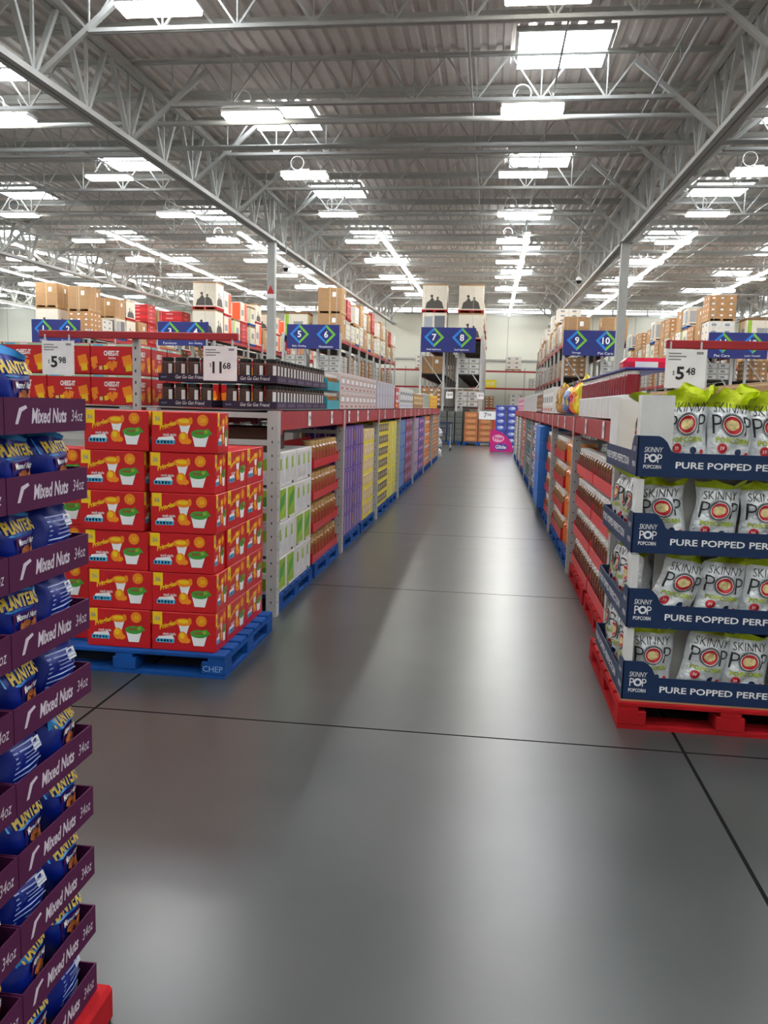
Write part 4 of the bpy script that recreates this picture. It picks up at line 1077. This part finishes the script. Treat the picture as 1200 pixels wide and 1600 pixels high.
RK = [(-3.15, -.45, 36.3, 8, 'behind sign 7 and 8', 1, ['tv', 'app', 'white', 'app', 'brown'], ['tv', 'app', 'tv', 'brown', 'tv']),
      (-9.25, -6.6, 36.2, 8, 'behind sign 5 and 6', 1, ['brown', 'white', 'white', 'green', 'white', 'brown', 'green'], ['brown', 'red', None, 'white', 'brown', 'white']),
      (-15.0, -12.3, 36.2, 8, 'behind sign 3 and 4', 1, ['tv', 'org', 'green', 'red', 'green', 'org', 'brown'], ['tv', 'org', None, 'org', 'green', 'tv', None]),
      (-20.9, -18.2, 36.2, 8, 'behind sign 1 and 2', 1, ['crates', 'white', 'app', 'tv', 'brown', 'red'], ['brown', None, 'brown', 'tv', None, 'red']),
      (2.9, 5.6, 36.2, 8, 'behind sign 9 and 10', -1, ['brown', 'white', 'app', 'brown', 'green', 'white'], [None, None, None, 'white', None, None, 'white']),
      (8.75, 11.4, 36.2, 8, 'behind sign 11 and 12', -1, ['white', 'brown', 'crates', 'green', 'white', 'brown'], ['crates', 'brown', None, 'app', 'brown', None]),
      (14.6, 17.3, 36.2, 8, 'beyond sign 12', -1, ['crates', 'brown', 'crates', 'white'], ['brown', None])]
for x0, x1, y0, bays, wh, side, top, sec in RK:
    tall_rack(x0, x1, y0, bays, 2.6, 'tall grey pallet rack with red beams '+wh); fill(x0, x1, y0, bays, 2.6, side, top, sec, wh)
# rack on the back wall
e = tall_rack(-28, 20, 59.9, 0, 1, 'x') if False else None
e = empty('storage_rack', (-2, 59.5, 0)); tag(e, 'rack with red beam along the back wall at the end of the aisles', 'pallet rack')
for k in range(6): q = MB(); q.box(-7+k*2.8, -6.9+k*2.8, -.05, .05, 0, 4.4, STEEL); q.build('upright', e)
for z in (1.6, 3.0, 4.2): q = MB(); q.box(-6.9, 6.95, -.055, .0, z-.12, z, BEAM); q.build('beam', e); q = MB(); q.box(-6.9, 6.95, .055, 1.0, z-.03, z, STEELD); q.build('deck', e)
for k, (x, z, kd) in enumerate(((.9, 4.2, 'white'), (-2.4, 3.0, 'small'), (1.3, 1.6, 'white'), (-.8, 1.6, 'dark'), (-5.5, 4.2, 'white'), (-4.0, 3.0, 'kb'), (2.6, 3.0, 'small'))):
    Ld[kd].put((x, 59.62, z+.006), 0, '%s on the back wall rack, %s one' % (NAMEW[kd], ORD[k]), 'goods on the back wall rack')
q = MB(); q.cbox(0, .8, 0, .6, 0, .55, BYEL, .01); q.box(.1, .7, -.001, 0, .15, .4, mat('pale yellow', 'e8e088', .5))
tag(q.build('yellow_carton', None, (-.5, 59.65, 3.006)), 'bright yellow carton alone on the middle shelf of the back wall rack', 'carton')
# ------------------------------------------------------------------ end of the aisle
def endstack(x0, n, nl, wdt, hh, base, fn, y, lab, grp, z0=.14):
    kd = Kind(load('stacked_case', hh, wdt, .8, fn, base, pal=False)); kd.o['category'] = 'case'
    for k in range(nl):
        for i in range(n): kd.put((x0+i*(wdt+.002), y, z0+k*(hh+.002)), 0, lab % (nth_up(k, nl), ORD[i]), grp)
def g_jar(q, M):
    for i in range(4): q.ell((i+.5)/4, .45, .1, .32, GRYJ, M, 10); rect(q, M, (i+.3)/4, .75, (i+.7)/4, .9, GRY, 1)
def g_fold(q, M): q.ell(.5, .5, .4, .3, mat('crate light', 'c98a5a', .5), M, 14); rect(q, M, .1, .03, .9, .1, KRAFTD, 1)
def g_peri(q, M): q.ell(.5, .52, .34, .28, PERIL, M, 12); q.ell(.6, .6, .15, .12, WHT, lambda a, b: M(a, b, 1), 10)
endstack(-2.15, 3, 5, .33, .25, mat('gj', '4c4e4a', .6), g_jar, 36.0-.75, 'grey case at the aisle end behind the cart, %s layer, %s from the left rack', 'grey cases at the aisle end')
endstack(-1.1, 2, 5, .6, .25, BRTAN, g_fold, 36.0-.75, 'orange brown crate at the aisle end, %s layer, %s from grey cases', 'orange brown crates')
for o in bpy.data.objects:
    if 'label' in o.keys() and 'from the left rack' in o['label']: o['label'] = o['label'].replace('from the left rack', 'across')
endstack(.18, 2, 7, .42, .24, PERI, g_peri, 31.9, 'periwinkle case behind the pink panel, %s layer, %s across', 'periwinkle cases', .01)
for i, x in enumerate((-2.2, -1.12)):
    o = bpk.put((x, 35.1, 0), 0, 'blue pallet at the aisle end under the %s' % ('grey cases' if i == 0 else 'orange brown crates'), 'aisle end pallets')
    o.scale = (1.25 if i == 1 else 1, .88, 1)
# price boards above the end stacks
for i, x in enumerate((-1.95, -.62)):
    q = MB(); q.box(0, .3, 0, .01, 0, .28, WHT); q.text('9', .06, .08, .13, PBLK, lambda a, b: (a, -.002, b)); q.text('98', .15, .12, .08, PBLK, lambda a, b: (a, -.002, b))
    q.tube((.15, .005, .28), (.15, .005, .42), .006, STEEL, 6)
    tag(q.build('price_card', None, (x, 36.1, 1.95)), 'small white price card above the %s at the aisle end' % ('grey cases' if i == 0 else 'orange brown crates'), 'price sign', 'aisle end price cards')
q = MB(); q.box(-.05, 1.75, 0, .05, 0, .05, STEEL)
for x in (0, .82, 1.66): q.box(x, x+.05, .051, .1, -2.36, .05, STEEL)
tag(q.build('sign_rail', None, (-2.1, 36.12, 2.36)), 'grey metal rail holding the price cards at the aisle end', 'rail')
q = MB(); q.box(0, .75, 0, .01, 0, .34, WHT); q.text('7', .2, .08, .2, PBLK, lambda a, b: (a, -.002, b)); q.text('98', .34, .14, .12, PBLK, lambda a, b: (a, -.002, b))
tag(q.build('price_poster', None, (-.48, 35.245, 1.1)), 'wide white price poster fixed to the orange brown crates', 'price sign')
q = MB(); q.cbox(0, .2, 0, .3, 0, .85, mat('vermilion', 'd8401c', .5), .01)
tag(q.build('vermilion_panel', None, (.12, 35.3, .62)), 'upright vermilion panel between crates and periwinkle stack', 'panel')
bb = MB(); bb.cbox(0, .22, 0, .3, 0, .61, BLK, .01); tag(bb.build('black_bin', None, (.11, 35.3, 0)), 'black bin under the vermilion panel at the aisle end', 'bin')
# pink quarter round advertising stand
q = MB(); pts = [(0, 0), (.85, 0)]+[(.85*math.cos(t), .8*math.sin(t)) for t in [math.pi/2*k/10 for k in range(1, 11)]]
n = len(pts); q.add([(a, 0, b) for a, b in pts]+[(a, .06, b) for a, b in pts], [tuple(range(n)), tuple(range(2*n-1, n-1, -1))]+[(k, n+k, n+(k+1) % n, (k+1) % n) for k in range(n)], PINK)
M = lambda a, b: (a, -.002, b); q.ell(.3, .48, .22, .14, mat('pale pink', 'f0b0d0', .5), M); q.text('Free', .14, .42, .14, PINK, lambda a, b: (a, -.004, b), bold=.03); q.ell(.4, .17, .24, .13, PERI, M); q.text('Glide', .2, .1, .14, WHT, lambda a, b: (a, -.004, b), bold=.03)
tag(q.build('floor_standee', None, (.02, 30.9, 0)), 'pink quarter round advertising panel standing on the floor before the periwinkle stack', 'display panel')
# shopping cart
e = empty('shopping_cart', (-1.65, 29.6, 0)); tag(e, 'dark blue shopping cart standing before the grey cases', 'shopping cart')
CB = mat('cart blue', '202a50', .45)
q = MB()
A = [(-.28, 0, .55), (.28, 0, .55), (.24, .85, .6), (-.24, .85, .6)]; Bt = [(-.3, 0, 1.0), (.3, 0, 1.0), (.27, .95, .95), (-.27, .95, .95)]
for i in range(4):
    q.tube(A[i], A[(i+1) % 4], .012, CB, 6); q.tube(Bt[i], Bt[(i+1) % 4], .014, CB, 6)
    for s_ in range(9):
        t = s_/8; p1 = Vector(A[i]).lerp(Vector(A[(i+1) % 4]), t); p2 = Vector(Bt[i]).lerp(Vector(Bt[(i+1) % 4]), t); q.tube(p1, p2, .006, CB, 5)
    for s_ in (.33, .66): q.tube(Vector(A[i]).lerp(Vector(Bt[i]), s_), Vector(A[(i+1) % 4]).lerp(Vector(Bt[(i+1) % 4]), s_), .006, CB, 5)
for s_ in range(7): t = s_/6; q.tube(Vector(A[0]).lerp(Vector(A[1]), t), Vector(A[3]).lerp(Vector(A[2]), t), .006, CB, 5)
q.build('basket', e)
q = MB(); q.tube((-.3, -.1, 1.05), (.3, -.1, 1.05), .02, CB, 8); q.tube((-.3, -.1, 1.05), (-.3, 0, 1.0), .015, CB, 6); q.tube((.3, -.1, 1.05), (.3, 0, 1.0), .015, CB, 6); q.build('handle', e)
q = MB()
for x in (-.27, .27): q.tube((x, 0, .98), (x*.95, .1, .2), .015, STEEL, 6); q.tube((x*.95, .1, .2), (x*.85, .9, .16), .015, STEEL, 6)
q.build('frame', e)
for x in (-.25, .25):
    for y in (.1, .85): q = MB(); q.box(x-.012, x+.012, y-.012, y+.012, .121, .2, STEEL); fk = q.build('caster', e); q = MB(); q.tube((x-.015, y, .06), (x+.015, y, .06), .06, BLK, 12); q.build('wheel', fk)
# hanging camera pods
for i, (x, y) in enumerate(((2.55, 27.0), (9.2, 27.5), (-6.3, 25.0))):
    e = empty('camera_pod', (x, y, 5.6)); tag(e, 'small ceiling camera pod on a long rod, %s' % ['over the aisle beside the girder', 'beyond the white column near sign 10', 'by the column near sign 5'][i], 'camera')
    q = MB(); q.tube((0, 0, .1), (0, 0, roofz(y, 8.417)-5.6), .015, WSTEEL, 6); q.build('rod', e)
    q = MB(); q.lathe([(0, -.1, BLK), (.06, -.08, BLK), (.09, 0, WHT), (.09, .06, WHT), (.03, .12, WHT), (0, .12, WHT)], (0, 0, 0), 12); q.build('dome', e)
for kk in list(Ld.values())+bags+tallb+nb+[ja]: kk.done()
